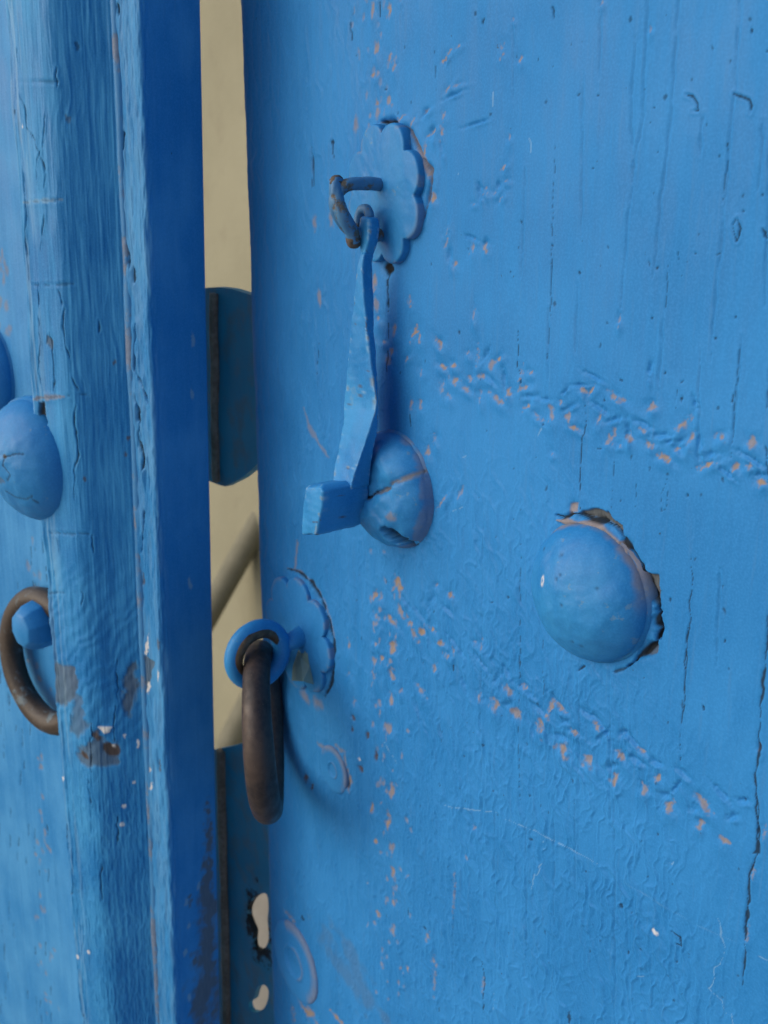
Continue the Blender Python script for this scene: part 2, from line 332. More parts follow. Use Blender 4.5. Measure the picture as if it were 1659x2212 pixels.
# ------------------------------------------------------------------ relief of a painted board
class Field:
    """heights and wear of a board in its own coordinates: s across (one value per column), T along (rows x columns)"""
    def __init__(f, s, T):
        f.s = np.asarray(s); f.T = T; f.S = np.broadcast_to(f.s[None, :], T.shape)
        f.H = np.zeros(T.shape); f.wear = np.zeros(T.shape + (4,)); f.bare = np.zeros(T.shape + (4,)); f.wear[..., 3] = 1; f.bare[..., 3] = 1
    def win(f, s0, s1, t0, t1):
        a = np.searchsorted(f.s, s0); b = np.searchsorted(f.s, s1)
        if b - a < 1: return None
        m = f.T[:, (a + b) // 2] if b < len(f.s) else f.T[:, -1]
        dt = 0.012
        i = np.searchsorted(m, t0 - dt); j = np.searchsorted(m, t1 + dt)
        if j - i < 1: return None
        return (slice(i, j), slice(a, b))
    def wob(f, W, sc, seed): return fbm(f.S[W] / sc, f.T[W] / sc, seed, 3)
    def put(f, arr, ch, W, m): arr[W][..., ch] = np.maximum(arr[W][..., ch], np.clip(m, 0, 1))
    def blob(f, s, t, ls, lt, ang=0.0, tan=0.0, dark=0.0, pale=0.0, wood=0.0, white=0.0, rust=0.0, dent=0.0, lip=0.0, edge=0.35, rough=0.45, seed=0):
        R = 2.6 * max(ls, lt); W = f.win(s - R, s + R, t - R, t + R)
        if W is None: return
        ds = f.S[W] - s; dt = f.T[W] - t; c, q = math.cos(ang), math.sin(ang)
        a = (ds * c + dt * q) / ls; b = (-ds * q + dt * c) / lt
        r0 = np.sqrt(a * a + b * b); r = r0 + rough * f.wob(W, max(min(ls, lt) * 1.3, 0.0005), seed)
        m = 1 - sstep(1 - edge, 1 + edge * 0.4, r)
        for v, arr, ch in ((tan, f.wear, 0), (dark, f.wear, 1), (pale, f.wear, 2), (wood, f.bare, 0), (white, f.bare, 1), (rust, f.bare, 2)):
            if v: f.put(arr, ch, W, m * v)
        g = np.exp(-(r * r) * 0.9)
        if dent: f.H[W] -= dent * g
        if lip:
            r2 = np.sqrt((a - 0.35) ** 2 + (b + 0.9) ** 2); f.H[W] += lip * np.exp(-r2 * r2 * 1.1)
    def line(f, pts, width, dark=0.0, tan=0.0, pale=0.0, wood=0.0, depth=0.0, jit=0.0003, seed=0, lip=0.0, taper=True):
        P = np.asarray(pts, float); mr = width * 3 + jit * 2 + 0.001
        L = np.concatenate([[0], np.cumsum(np.linalg.norm(np.diff(P, axis=0), axis=1))])
        W = f.win(P[:, 0].min() - mr, P[:, 0].max() + mr, P[:, 1].min() - mr, P[:, 1].max() + mr)
        if W is None: return
        S, T = f.S[W], f.T[W]
        S = S + jit * fbm(S / 0.004, T / 0.004, seed + 3, 3)
        best = np.full(S.shape, 9.0); pos = np.zeros(S.shape); side = np.zeros(S.shape)
        for i in range(len(P) - 1):
            e = P[i + 1] - P[i]; l2 = e @ e + 1e-12
            k = np.clip(((S - P[i, 0]) * e[0] + (T - P[i, 1]) * e[1]) / l2, 0, 1)
            d = np.hypot(S - P[i, 0] - k * e[0], T - P[i, 1] - k * e[1]); u = d < best
            best = np.where(u, d, best); pos = np.where(u, L[i] + k * math.sqrt(l2), pos)
            side = np.where(u, (S - P[i, 0]) * e[1] - (T - P[i, 1]) * e[0], side)
        wv = width * (0.65 + 0.6 * vnoise(pos / 0.003, pos * 0 + seed, seed + 5))
        if taper: wv = wv * np.clip(np.minimum(pos, L[-1] - pos) / (0.12 * L[-1] + 1e-6), 0.25, 1)
        wv = np.maximum(wv, width * 0.15)
        m = 1 - sstep(0.45, 1.1, best / wv)
        for v, arr, ch in ((tan, f.wear, 0), (dark, f.wear, 1), (pale, f.wear, 2), (wood, f.bare, 0)):
            if v: f.put(arr, ch, W, m * v)
        f.H[W] -= depth * np.exp(-(best / (wv * 1.2)) ** 2)
        if lip: f.H[W] += lip * np.exp(-((best - 2 * width) / (1.3 * width)) ** 2)
    def poly(f, pts, wood=0.0, tan=0.0, dark=0.0, white=0.0, rust=0.0, depth=0.0, jit=0.0006, soft=0.0003, seed=0):
        P = np.asarray(pts, float); mr = jit * 2 + soft * 2
        W = f.win(P[:, 0].min() - mr, P[:, 0].max() + mr, P[:, 1].min() - mr, P[:, 1].max() + mr)
        if W is None: return
        S, T = f.S[W], f.T[W]; S = S + jit * fbm(S / 0.003, T / 0.003, seed + 1, 3); T = T + jit * fbm(S / 0.003, T / 0.003, seed + 8, 3)
        ins = np.zeros(S.shape, bool); best = np.full(S.shape, 9.0)
        for i in range(len(P)):
            a, b = P[i], P[(i + 1) % len(P)]; e = b - a
            k = np.clip(((S - a[0]) * e[0] + (T - a[1]) * e[1]) / (e @ e + 1e-12), 0, 1)
            best = np.minimum(best, np.hypot(S - a[0] - k * e[0], T - a[1] - k * e[1]))
            cr = ((a[1] > T) != (b[1] > T)) & (S < e[0] * (T - a[1]) / (e[1] if abs(e[1]) > 1e-9 else 1e-9) + a[0]); ins ^= cr
        m = sstep(-soft, soft, np.where(ins, best, -best))
        for v, arr, ch in ((tan, f.wear, 0), (dark, f.wear, 1), (wood, f.bare, 0), (white, f.bare, 1), (rust, f.bare, 2)):
            if v: f.put(arr, ch, W, m * v)
        f.H[W] -= depth * m
    def attrs(f): return {'wear': f.wear.reshape(-1, 4), 'bare': f.bare.reshape(-1, 4)}

# ------------------------------------------------------------------ setting
def box(name, lo, hi, mat, kind='structure'):
    lo, hi = np.array(lo, float), np.array(hi, float)
    V = [[(lo, hi)[i][0], (lo, hi)[j][1], (lo, hi)[k][2]] for i in (0, 1) for j in (0, 1) for k in (0, 1)]
    F = [(0, 1, 3, 2), (4, 6, 7, 5), (0, 4, 5, 1), (2, 3, 7, 6), (0, 2, 6, 4), (1, 5, 7, 3)]
    return tag(mesh_np(name, V, F, mat, None, smooth=False), kind=kind)
box('ground', (-12, -12, -0.1), (12, 12, 0.0), STONE)
box('wall', (-4.5, 0.75, 0.002), (1.0, 0.95, 2.6), PLASTER)

# ------------------------------------------------------------------ right door leaf
E0 = at(555, 1106)[0] - 0.004
_ez = np.array([at(590, 2212)[2], at(574, 1700)[2], at(562, 1200)[2], at(546, 600)[2], at(520, 0)[2]])
_ex = np.array([at(590, 2212)[0], at(576, 1700)[0], at(562, 1200)[0], at(543, 600)[0], at(520, 0)[0]]) - 0.004
RT, RR = 0.028, 0.006
leaf = tag(empty('door_leaf', (-0.1, 0.02, 0.35)), 'blue painted plank door leaf on the right with rosettes and punched rows', 'door')
pxs = np.linspace(560, 1900, 660)
s_front = np.array([at(p, 1106)[0] for p in pxs]); s_front = s_front[s_front > E0 + RR + 0.0003]
prof = [(0.0, RT - i * (RT - RR) / 6) for i in range(6)]
prof += [(RR - RR * math.cos(a), RR - RR * math.sin(a)) for a in np.linspace(0, math.pi / 2, 12)]
sl = np.array([p[0] + E0 for p in prof]); yl = np.array([p[1] for p in prof])
ext = np.array([0.05, 0.2, 0.45])
S = np.concatenate([sl, s_front, ext]); Y0 = np.concatenate([yl, np.zeros(len(s_front) + 3)])
tx = np.array([at(p, -170)[:] for p in np.linspace(200, 2600, 200)]); bx_ = np.array([at(p, 2390)[:] for p in np.linspace(200, 2600, 200)])
zt = np.interp(S, tx[:, 0], tx[:, 2]); zb = np.interp(S, bx_[:, 0], bx_[:, 2])
NR = 1020
tt = np.linspace(0, 1, NR)[:, None]
Zg = zb[None] * (1 - tt) + zt[None] * tt
Zg = np.concatenate([np.full((1, len(S)), 0.35), Zg, np.full((1, len(S)), 1.85)], 0)
# the relief is worked out over an increasing coordinate: the side counts on from the front
Sf = S.copy(); Sf[:len(sl)] = S[len(sl)] - np.linspace(0.055, 0.0004, len(sl))
F1 = Field(Sf, Zg)
X_, Z_ = F1.S, F1.T
def Q(k, ox, oy, pts): return [tuple(at((ox + p[0] * k) * 0.6636, (oy + p[1] * k) * 0.6636)[[0, 2]]) for p in pts]
def mm(px, py):                                   # metres per 1659-unit across and along the leaf at that place
    a = at(px, py); return abs(at(px + 1, py)[0] - a[0]), abs(at(px, py + 1)[2] - a[2])
# overall undulation, brushed grain, wrinkled paint film
gr = fbm(X_ / 0.0011, Z_ / 0.06, 1, 3) * 0.00003 + fbm(X_ / 0.005, Z_ / 0.12, 5, 3) * 0.00006 + fbm(X_ / 0.05, Z_ / 0.2, 9, 2) * 0.0005
F1.H += gr
wx, wz = X_ + 0.0016 * fbm(X_ / 0.006, Z_ / 0.006, 21, 2), Z_ + 0.0016 * fbm(X_ / 0.006, Z_ / 0.006, 25, 2)
ca, sa = math.cos(0.6), math.sin(0.6)
wr = np.clip(1 - np.abs(fbm((wx * ca + wz * sa) / 0.0040, (-wx * sa + wz * ca) / 0.0150, 31, 2)) * 2.0, 0, 1) ** 2
wv = np.clip(1 - np.abs(fbm(wx / 0.0030, wz / 0.022, 37, 2)) * 2.0, 0, 1) ** 2
wr = wr + 0.35 * np.clip(1 - np.abs(fbm((wx * ca - wz * sa) / 0.0030, (wx * sa + wz * ca) / 0.0100, 33, 2)) * 2.2, 0, 1) ** 2
low = sstep(1.20, 1.08, Z_ + 0.02 * fbm(X_ / 0.05, Z_ / 0.05, 41, 2)) * sstep(-0.14, -0.19, X_ + (Z_ - 1.1) * 0.35)
lft = sstep(-0.27, -0.33, X_ + 0.01 * fbm(X_ / 0.04, Z_ / 0.04, 43, 2))
F1.H += wr * (0.00002 + 0.00036 * low * (1 - 0.5 * lft)) + wv * (0.00005 + 0.00034 * np.maximum(lft, 0.9 * low))
col_r = np.random.default_rng(5)

# long grain grooves and cracks
KA, KB, KC, KD = (0.7836, 1200, 0), (0.7836, 1200, 1000), (0.8439, 1100, 1850), (0.9946, 850, 2600)
grooves = [(KA, [(965, -200), (960, 330)]), (KA, [(1165, -150), (1140, 480), (1100, 700), (1075, 960), (1050, 1276)]), (KA, [(1295, -150), (1250, 520), (1205, 900), (1180, 1150)]),
  (KA, [(1550, -150), (1520, 300), (1480, 760), (1430, 1276), (1415, 1500)]), (KA, [(890, 300), (885, 1000)]), (KA, [(655, 700), (630, 1150)]), (KA, [(1632, 500), (1612, 800)]),
  (KA, [(1110, 150), (1090, 520), (1105, 700)]), (KA, [(600, 80), (600, 420)]), (KA, [(1700, -100), (1660, 700), (1640, 1276)]), (KA, [(1385, 480), (1370, 640)]),
  (KB, [(745, 0), (748, 300)]), (KB, [(1375, 180), (1360, 680)]), (KB, [(870, -100), (862, 190)]), (KB, [(1222, 60), (1205, 320)]), (KB, [(1545, 120), (1512, 480), (1500, 620)]),
  (KC, [(560, -200), (555, 100), (553, 560), (560, 1000)]), (KC, [(1050, 400), (1055, 1000)]), (KC, [(930, 420), (935, 700), (930, 900)]), (KC, [(1465, 0), (1460, 380)]),
  (KC, [(370, 320), (385, 560), (405, 680)]), (KD, [(1155, -300), (1160, 300), (1160, 800)]), (KD, [(765, 0), (770, 400), (772, 600)]), (KD, [(640, 240), (632, 560)]), (KD, [(960, 60), (962, 420)]),
  (KD, [(1030, 0), (1030, 300)]), (KD, [(870, 100), (872, 500)])]
for i, (k, p) in enumerate(grooves): F1.line(Q(*k, p), 0.00045, depth=0.00020, lip=0.00007, jit=0.0003, seed=i, dark=0.12)
cracks = [(KA, [(780, 500), (770, 800), (755, 1276), (745, 1500)], 0.00026), (KA, [(1250, 1060), (1232, 1290)], 0.00022), (KA, [(265, 150), (275, 400)], 0.0003), (KA, [(75, 1110), (80, 1300)], 0.0005),
  (KA, [(1490, 600), (1465, 850)], 0.00022), (KA, [(1282, 1045), (1284, 1085)], 0.00025), (KA, [(765, 860), (758, 1276)], 0.00018),
  (KB, [(622, 100), (618, 250), (632, 300), (625, 385)], 0.00032), (KB, [(900, 380), (905, 480), (890, 560), (885, 700), (882, 840)], 0.00034), (KB, [(1025, 640), (1010, 830)], 0.0002), (KB, [(1112, 730), (1108, 850)], 0.0002),
  (KB, [(1242, 690), (1220, 780), (1218, 850), (1235, 840), (1248, 740)], 0.00016), (KB, [(1655, 250), (1650, 430)], 0.0003), (KB, [(1535, 160), (1520, 330), (1508, 480), (1498, 640)], 0.0002), (KB, [(1505, 360), (1498, 400)], 0.0004),
  (KB, [(80, -20), (78, 300)], 0.0004), (KB, [(172, 440), (176, 500)], 0.0006), (KB, [(1275, 330), (1270, 420)], 0.0002),
  (KC, [(705, -100), (703, 330), (705, 400), (700, 560), (706, 900)], 0.00026), (KC, [(703, 355), (702, 400)], 0.0006), (KC, [(795, 240), (797, 420), (800, 510)], 0.0003),
  (KC, [(1362, -60), (1352, 230), (1340, 300), (1335, 480), (1322, 740)], 0.00034), (KC, [(1348, 225), (1338, 430)], 0.0005), (KC, [(1660, 150), (1650, 300), (1635, 480), (1625, 650), (1610, 800), (1618, 1010)], 0.0007),
  (KD, [(1620, -40), (1630, 100), (1627, 175), (1598, 250), (1590, 430), (1576, 620)], 0.0006), (KD, [(1625, 90), (1628, 175), (1608, 178)], 0.0011), (KD, [(728, 520), (736, 610), (728, 720)], 0.0004), (KC, [(450, 370), (449, 395)], 0.0007), (KC, [(1405, 528), (1410, 548)], 0.0004),
  (KC, [(400, 600), (403, 690)], 0.0002), (KD, [(1600, 260), (1585, 450)], 0.0007)]
for i, (k, p, wd) in enumerate(cracks): F1.line(Q(*k, p), wd * 0.72, dark=0.85 if wd > 0.0003 else 0.55, depth=0.00022, lip=0.00006, jit=0.0004, seed=60 + i)
for i, p in enumerate([[(1140, 60), (1142, 140)], [(1010, 480), (1014, 620)], [(1083, 455), (1086, 520)], [(1037, 1100), (1032, 1260)], [(1230, 0), (1236, 60)], [(1800, 20), (1803, 60)], [(2490, 1450), (2496, 1560)]]):
    F1.line(Q(1, 0, 0, p), 0.0004, dark=0.7, depth=0.0004, jit=0.0004, seed=120 + i)

# worn tan spots on the punched ornament: (x, y, width, height, tilt) in crops of the photograph
tanA = [(80, 40, 10, 32, 0), (25, 210, 9, 28, 0), (85, 225, 9, 28, 0), (102, 272, 7, 24, 0), (15, 310, 8, 15, 0), (75, 420, 13, 28, 0), (32, 455, 10, 34, 0), (318, 232, 24, 9, 35), (365, 197, 12, 7, 20), (322, 372, 18, 8, 40), (365, 353, 26, 4, 5),
  (550, 205, 11, 28, -10), (632, 248, 8, 14, 0), (305, 475, 7, 16, 0), (298, 550, 8, 34, 0), (255, 551, 20, 8, 30), (120, 500, 26, 9, 20), (175, 512, 18, 7, 40), (265, 825, 9, 18, 0), (585, 575, 6, 16, 10), (558, 697, 13, 9, 40), (570, 752, 8, 6, 0),
  (545, 825, 11, 7, 40), (480, 795, 10, 14, 0), (520, 802, 7, 6, 0), (430, 848, 7, 5, 0), (322, 955, 12, 9, 60), (318, 1005, 18, 7, 60), (425, 1035, 9, 28, 0), (480, 1030, 13, 18, 0), (355, 1102, 10, 16, 0), (20, 1175, 8, 28, 0), (168, 1250, 8, 18, 0), (600, 80, 6, 10, 0), (970, 12, 6, 12, 0), (1170, 125, 4, 14, 0), (225, 640, 7, 40, -12), (250, 715, 8, 22, -10), (235, 460, 12, 6, 20), (10, 40, 8, 30, 0)]
tanB = [(35, 55, 9, 14, 0), (105, 90, 10, 28, 0), (185, 105, 8, 34, -25), (205, 128, 8, 20, 15), (285, 148, 18, 9, -40), (300, 155, 8, 14, 20), (60, 145, 10, 8, 0), (95, 185, 10, 24, -15), (85, 225, 18, 14, -30), (155, 215, 12, 8, 40), (405, 192, 8, 12, 0), (303, 247, 16, 9, -20), (345, 240, 10, 11, 0), (215, 262, 6, 18, 0), (505, 232, 16, 20, -30), (538, 216, 12, 10, 40), (465, 290, 14, 10, 0), (350, 305, 20, 14, -10), (416, 298, 13, 13, 0), (400, 341, 14, 10, -15), (300, 332, 8, 24, 0), (445, 215, 7, 44, 0), (330, 370, 8, 16, 0), (530, 381, 26, 13, -20), (578, 352, 9, 24, -20), (640, 335, 22, 14, 25), (630, 272, 7, 34, -12), (672, 271, 9, 7, 0), (658, 411, 20, 10, 35), (700, 450, 22, 9, -25), (760, 440, 15, 34, -10), (830, 455, 13, 18, 15), (800, 395, 8, 8, 0), (860, 500, 24, 8, -10), (457, 370, 5, 28, 0), (893, 342, 18, 11, -30), (925, 350, 24, 9, 50), (1035, 376, 32, 13, -20), (1175, 417, 18, 18, 20), (960, 462, 7, 28, -20), (1008, 545, 12, 34, -30), (1050, 574, 8, 6, 0), (1085, 542, 14, 22, -10), (1140, 510, 15, 8, -10), (1170, 572, 18, 12, 0), (1225, 627, 26, 14, -10), (1280, 595, 13, 11, -20), (1305, 482, 14, 40, -35), (1332, 550, 14, 36, -10), (1455, 541, 20, 20, 20), (1588, 562, 20, 20, -20), (1515, 668, 13, 20, -20), (1402, 655, 40, 11, 30), (1630, 732, 20, 15, 10), (1575, 662, 12, 12, 0), (172, 398, 7, 34, 0), (210, 405, 8, 18, 0), (268, 548, 6, 20, 0), (765, 605, 6, 9, 0), (305, 805, 26, 8, 50), (375, 775, 6, 28, -25), (195, 865, 20, 18, 0), (858, 830, 14, 18, 0), (240, 600, 9, 30, 0), (1045, 55, 6, 20, 0), (430, 25, 5, 30, 0)]
tanC = [(138, 105, 7, 18, -15), (160, 112, 6, 16, 0), (242, 166, 20, 14, -25), (203, 203, 18, 9, -20), (140, 182, 8, 15, 0), (140, 216, 8, 20, 0), (277, 215, 13, 9, 15), (325, 243, 13, 24, -25), (300, 260, 18, 10, -35), (365, 237, 15, 8, -20), (395, 287, 12, 9, 15), (205, 305, 14, 28, 0), (142, 290, 8, 8, 0), (137, 360, 9, 18, 0), (165, 350, 8, 14, 0), (205, 410, 10, 20, 0), (135, 412, 8, 18, 15), (420, 331, 13, 12, 0), (455, 320, 8, 16, -15), (375, 375, 8, 24, 0), (322, 475, 18, 13, -30), (200, 503, 10, 24, 0), (192, 620, 15, 24, 0), (547, 496, 10, 18, 0), (553, 290, 6, 22, 0), (530, 286, 6, 6, 0), (655, 470, 20, 14, -15), (600, 522, 18, 26, 0), (687, 562, 18, 24, -10), (722, 456, 13, 9, 0), (785, 612, 18, 28, 0), (820, 545, 10, 38, -22), (860, 536, 20, 10, -10), (875, 692, 22, 28, -15), (970, 738, 20, 34, -15), (1092, 725, 22, 12, -30), (1075, 800, 20, 30, -15), (1000, 608, 16, 10, -20), (917, 631, 14, 8, 0), (1168, 701, 20, 8, -15), (1236, 810, 11, 14, -20), (1280, 915, 14, 24, -20), (1412, 907, 28, 14, -30), (1625, 695, 6, 14, 0), (42, 405, 7, 18, 0), (40, 300, 7, 24, 0), (130, 605, 6, 12, 0), (205, 862, 12, 26, 0), (128, 925, 7, 14, 0), (190, 980, 10, 28, 0), (230, 70, 14, 34, 0), (435, 106, 10, 12, 0), (40, 820, 10, 34, 0), (1400, 985, 14, 18, -20), (1180, 850, 14, 20, -15), (375, 68, 5, 10, 0), (530, 1000, 5, 12, 0), (155, 520, 6, 12, 0), (240, 470, 6, 14, 0), (60, 520, 6, 16, 0)]
tanD = [(415, 70, 7, 18, 0), (372, 140, 7, 10, 0), (428, 165, 8, 24, 0), (432, 340, 10, 18, 0), (382, 380, 7, 18, 0), (370, 410, 6, 10, 0), (430, 430, 8, 14, 0), (568, 533, 13, 15, 0), (570, 600, 6, 40, 0), (480, 555, 8, 14, 0), (545, 450, 8, 24, -20), (675, 191, 6, 6, 0), (1340, 25, 13, 20, -20), (1450, 16, 24, 11, -25), (1518, 140, 16, 14, -20), (1647, 110, 5, 20, 0), (1610, 240, 6, 20, 0), (1592, 440, 6, 34, 0), (160, 700, 24, 18, 0), (730, 610, 5, 24, 0), (362, 30, 6, 10, 0), (115, 720, 6, 30, 0), (255, 725, 18, 8, 0), (635, 310, 5, 60, 0), (390, 180, 6, 10, 0), (430, 240, 7, 16, 0), (395, 540, 6, 18, 0), (105, 395, 20, 6, -10)]
for kk, lst in ((KA, tanA), (KB, tanB), (KC, tanC), (KD, tanD)):
    k, ox, oy = kk
    for i, (x, y, wdt, hgt, ang) in enumerate(lst):
        dx, dy = (ox + x * k) * 0.6636, (oy + y * k) * 0.6636
        p = at(dx, dy); ms, mt = mm(dx, dy); q = k * 0.6636
        band = 1.0 if (kk in (KB, KC)) else 0.6
        F1.blob(p[0] + col_r.normal(0, .0004), p[2], (wdt * 1.3 + 8) * q * ms, (hgt * 1.2 + 8) * q * mt, math.radians(ang), dent=0.00045 * band, lip=0.0006 * band, rough=0.3, seed=240 + i % 31)
        F1.blob(p[0], p[2], wdt * q * ms * 0.88, hgt * q * mt * 0.88, math.radians(ang), tan=col_r.uniform(0.65, 1.0) if min(wdt, hgt) > 6 else 0.5, dent=0.00020 * band, lip=0.00034 * band, edge=0.75, rough=0.85, seed=200 + i % 37)
# the other punch marks, still under paint: short oblique dents
dents = [(KB, [(670, 372, 60, 12, 8), (840, 416, 46, 12, 30), (960, 418, 70, 11, -22), (1018, 470, 60, 12, 22), (1140, 486, 74, 12, -14), (1205, 537, 80, 12, 14), (1412, 617, 60, 14, 22), (1580, 632, 100, 11, -18), (1625, 702, 60, 12, 5), (500, 300, 40, 12, -30), (1352, 402, 14, 30, 25), (1290, 560, 40, 12, 30), (1480, 690, 60, 10, -25), (735, 385, 40, 10, 0), (560, 300, 14, 36, 15), (1250, 560, 30, 10, 20), (940, 290, 70, 8, -15), (880, 325, 60, 7, 8), (1080, 520, 16, 40, 10), (1370, 570, 20, 40, 20), (820, 350, 30, 8, 40), (1170, 260, 18, 40, 0), (480, 200, 12, 40, -35)]),
  (KC, [(360, 130, 18, 60, -20), (420, 160, 40, 10, -15), (490, 450, 14, 44, 30), (660, 410, 50, 12, -30), (740, 480, 50, 12, -10), (660, 525, 40, 12, 30), (620, 420, 14, 50, -30), (840, 510, 60, 12, -35), (780, 545, 40, 12, -20), (860, 650, 44, 12, 10), (1010, 600, 80, 11, -35), (1060, 765, 40, 12, 40), (1020, 650, 14, 50, -35), (1150, 740, 50, 12, 0), (1130, 660, 70, 11, -30), (1270, 880, 40, 14, 10), (1330, 790, 50, 14, -15), (1230, 750, 44, 12, 5), (1380, 930, 50, 16, 20), (1480, 870, 70, 12, -30), (1520, 960, 40, 14, 30), (1560, 900, 44, 12, 20), (320, 190, 60, 9, -35), (260, 130, 40, 9, -35), (450, 290, 60, 9, -30), (560, 370, 50, 10, -30), (310, 560, 14, 50, 30), (880, 590, 30, 12, 20), (960, 560, 50, 12, -10), (1100, 640, 30, 14, 30), (1300, 850, 14, 44, -30)]),
  (KA, [(320, 250, 26, 10, 40), (300, 620, 12, 40, 15), (340, 400, 60, 8, 10), (440, 515, 80, 7, 8), (455, 800, 16, 40, 20), (540, 770, 18, 20, 0), (420, 990, 40, 8, -15), (260, 560, 20, 30, 0), (330, 1060, 20, 40, 10), (480, 1010, 20, 16, 0), (230, 470, 30, 14, 20)])]
for (k, ox, oy), lst in dents:
    for i, (x, y, wdt, hgt, ang) in enumerate(lst):
        dx, dy = (ox + x * k) * 0.6636, (oy + y * k) * 0.6636
        p = at(dx, dy); ms, mt = mm(dx, dy); q = k * 0.6636
        F1.blob(p[0], p[2], wdt * q * ms * 0.55, hgt * q * mt * 1.0, math.radians(ang), dent=0.0009, lip=0.0006, rough=0.35, seed=300 + i % 29)
# nicks and dirt specks
nick = [(KA, [(472, 85, 8, 26, 0), (1585, 130, 7, 28, 0), (880, 1135, 13, 13, 0), (875, 393, 9, 9, 0), (955, 398, 7, 7, 0), (935, 701, 7, 8, 0), (1200, 1112, 11, 14, 0), (1550, 878, 7, 12, 0), (1200, 632, 6, 9, 0), (1185, 448, 6, 9, 0), (1170, 512, 6, 6, 0), (1145, 372, 8, 5, 0), (1352, 1052, 12, 9, 0), (1448, 1055, 13, 7, 30), (1630, 808, 9, 12, 30), (1485, 600, 6, 16, 0), (1165, 1090, 6, 18, 10), (587, 1130, 6, 8, 0), (635, 922, 4, 18, 40), (765, 1020, 5, 12, 0), (65, 373, 10, 8, 0), (1640, 972, 10, 26, -20), (1650, 212, 12, 10, 0)]),
  (KB, [(1437, 130, 9, 9, 0), (1178, 46, 6, 8, 0), (1516, 42, 9, 8, 0), (1296, 380, 10, 22, 0), (1052, 302, 16, 8, -20), (1232, 272, 6, 14, -20), (1300, 310, 14, 6, 35), (982, 385, 7, 14, 0), (370, 103, 6, 16, 0), (728, 486, 6, 9, 0), (1320, 785, 7, 14, 0), (965, 585, 20, 4, 15), (600, 880, 5, 6, 0), (485, 515, 4, 12, -20)]),
  (KC, [(655, 110, 12, 16, -35), (1490, 280, 5, 16, -20), (1410, 540, 6, 12, 0), (1280, 122, 7, 16, 0), (565, 682, 7, 10, 0), (605, 858, 6, 8, 0), (745, 876, 6, 12, 0), (490, 722, 6, 10, 0), (395, 835, 6, 9, 0), (1180, 422, 6, 6, 0), (183, 50, 4, 12, 0), (595, 130, 10, 4, 30), (1480, 70, 5, 12, 0)]),
  (KD, [(888, 133, 13, 7, 0), (1365, 530, 7, 6, 0), (1338, 576, 6, 6, 0), (815, 441, 6, 9, 0), (1065, 238, 5, 7, 0), (1180, 350, 12, 12, 0), (1245, 492, 9, 5, 0), (1205, 500, 4, 12, 0), (1078, 498, 4, 12, 0), (1010, 715, 9, 34, 0), (480, 372, 4, 18, 0), (535, 425, 8, 7, 0), (143, 397, 8, 12, 0), (1300, 115, 5, 6, 0)])]
for (k, ox, oy), lst in nick:
    for i, (x, y, wdt, hgt, ang) in enumerate(lst):
        dx, dy = (ox + x * k) * 0.6636, (oy + y * k) * 0.6636
        p = at(dx, dy); ms, mt = mm(dx, dy); q = k * 0.6636
        F1.blob(p[0], p[2], wdt * q * ms * 0.55, hgt * q * mt * 0.55, math.radians(ang), dark=0.72, dent=0.0003, rough=0.5, seed=400 + i % 23)
for i in range(150):
    px, py = col_r.uniform(760, 1650), col_r.uniform(5, 2205); p = at(px, py); z = abs(col_r.normal(0, 0.00022)) + 0.00012
    F1.blob(p[0], p[2], z, z * col_r.uniform(0.8, 2.4), col_r.uniform(-0.6, 0.6), dark=0.55, dent=0.0001, rough=0.3, seed=420 + i % 13)
# lifted crescents of paint, upper right
for i, (k, p) in enumerate([(KA, [(1310, 392), (1340, 400), (1358, 430), (1362, 460), (1338, 462)]), (KA, [(1510, 390), (1545, 402), (1578, 415), (1588, 440), (1580, 468)]), (KA, [(1525, 908), (1537, 950), (1520, 1005), (1505, 940), (1522, 910)]), (KD, [(1350, 430), (1375, 450), (1383, 482), (1362, 470)]), (KA, [(1630, 950), (1648, 990)])]):
    F1.line(Q(*k, p), 0.00032, dark=0.8, depth=0.0003, lip=0.00015, jit=0.0002, seed=500 + i)
# pale scratches
for i, (k, p) in enumerate([(KD, [(600, 20), (690, 35), (780, 45)]), (KD, [(935, 130), (930, 190), (900, 250), (890, 300)]), (KD, [(800, 65), (900, 105), (1000, 155), (1110, 215)]), (KD, [(1500, 390), (1515, 440), (1520, 500), (1470, 620), (1515, 665), (1520, 700)]), (KD, [(1180, 265), (1290, 330), (1420, 405), (1560, 470)]), (KD, [(770, 640), (765, 700)]), (KD, [(1340, 205), (1350, 215), (1360, 205)]), (KD, [(1620, 510), (1660, 530)]), (KC, [(175, 670), (225, 760)]), (KA, [(660, 560), (690, 650)]), (KA, [(358, 680), (362, 730)]), (KB, [(350, 850), (390, 830)]), (KB, [(700, 545), (720, 500)]), (KD, [(1230, 575), (1260, 580)]), (KA, [(510, 380), (512, 450)]), (KB, [(380, 625), (400, 615)]), (KD, [(1540, 700), (1545, 737)])]):
    F1.line(Q(*k, p), 0.00026, pale=0.28 if i != 4 else 0.10, depth=0.00004, jit=0.0008, seed=520 + i)
F1.blob(*at(1360 * 0.66 + 520, 2010)[[0, 2]], 0.0012, 0.0009, 0, white=0.7, seed=3)
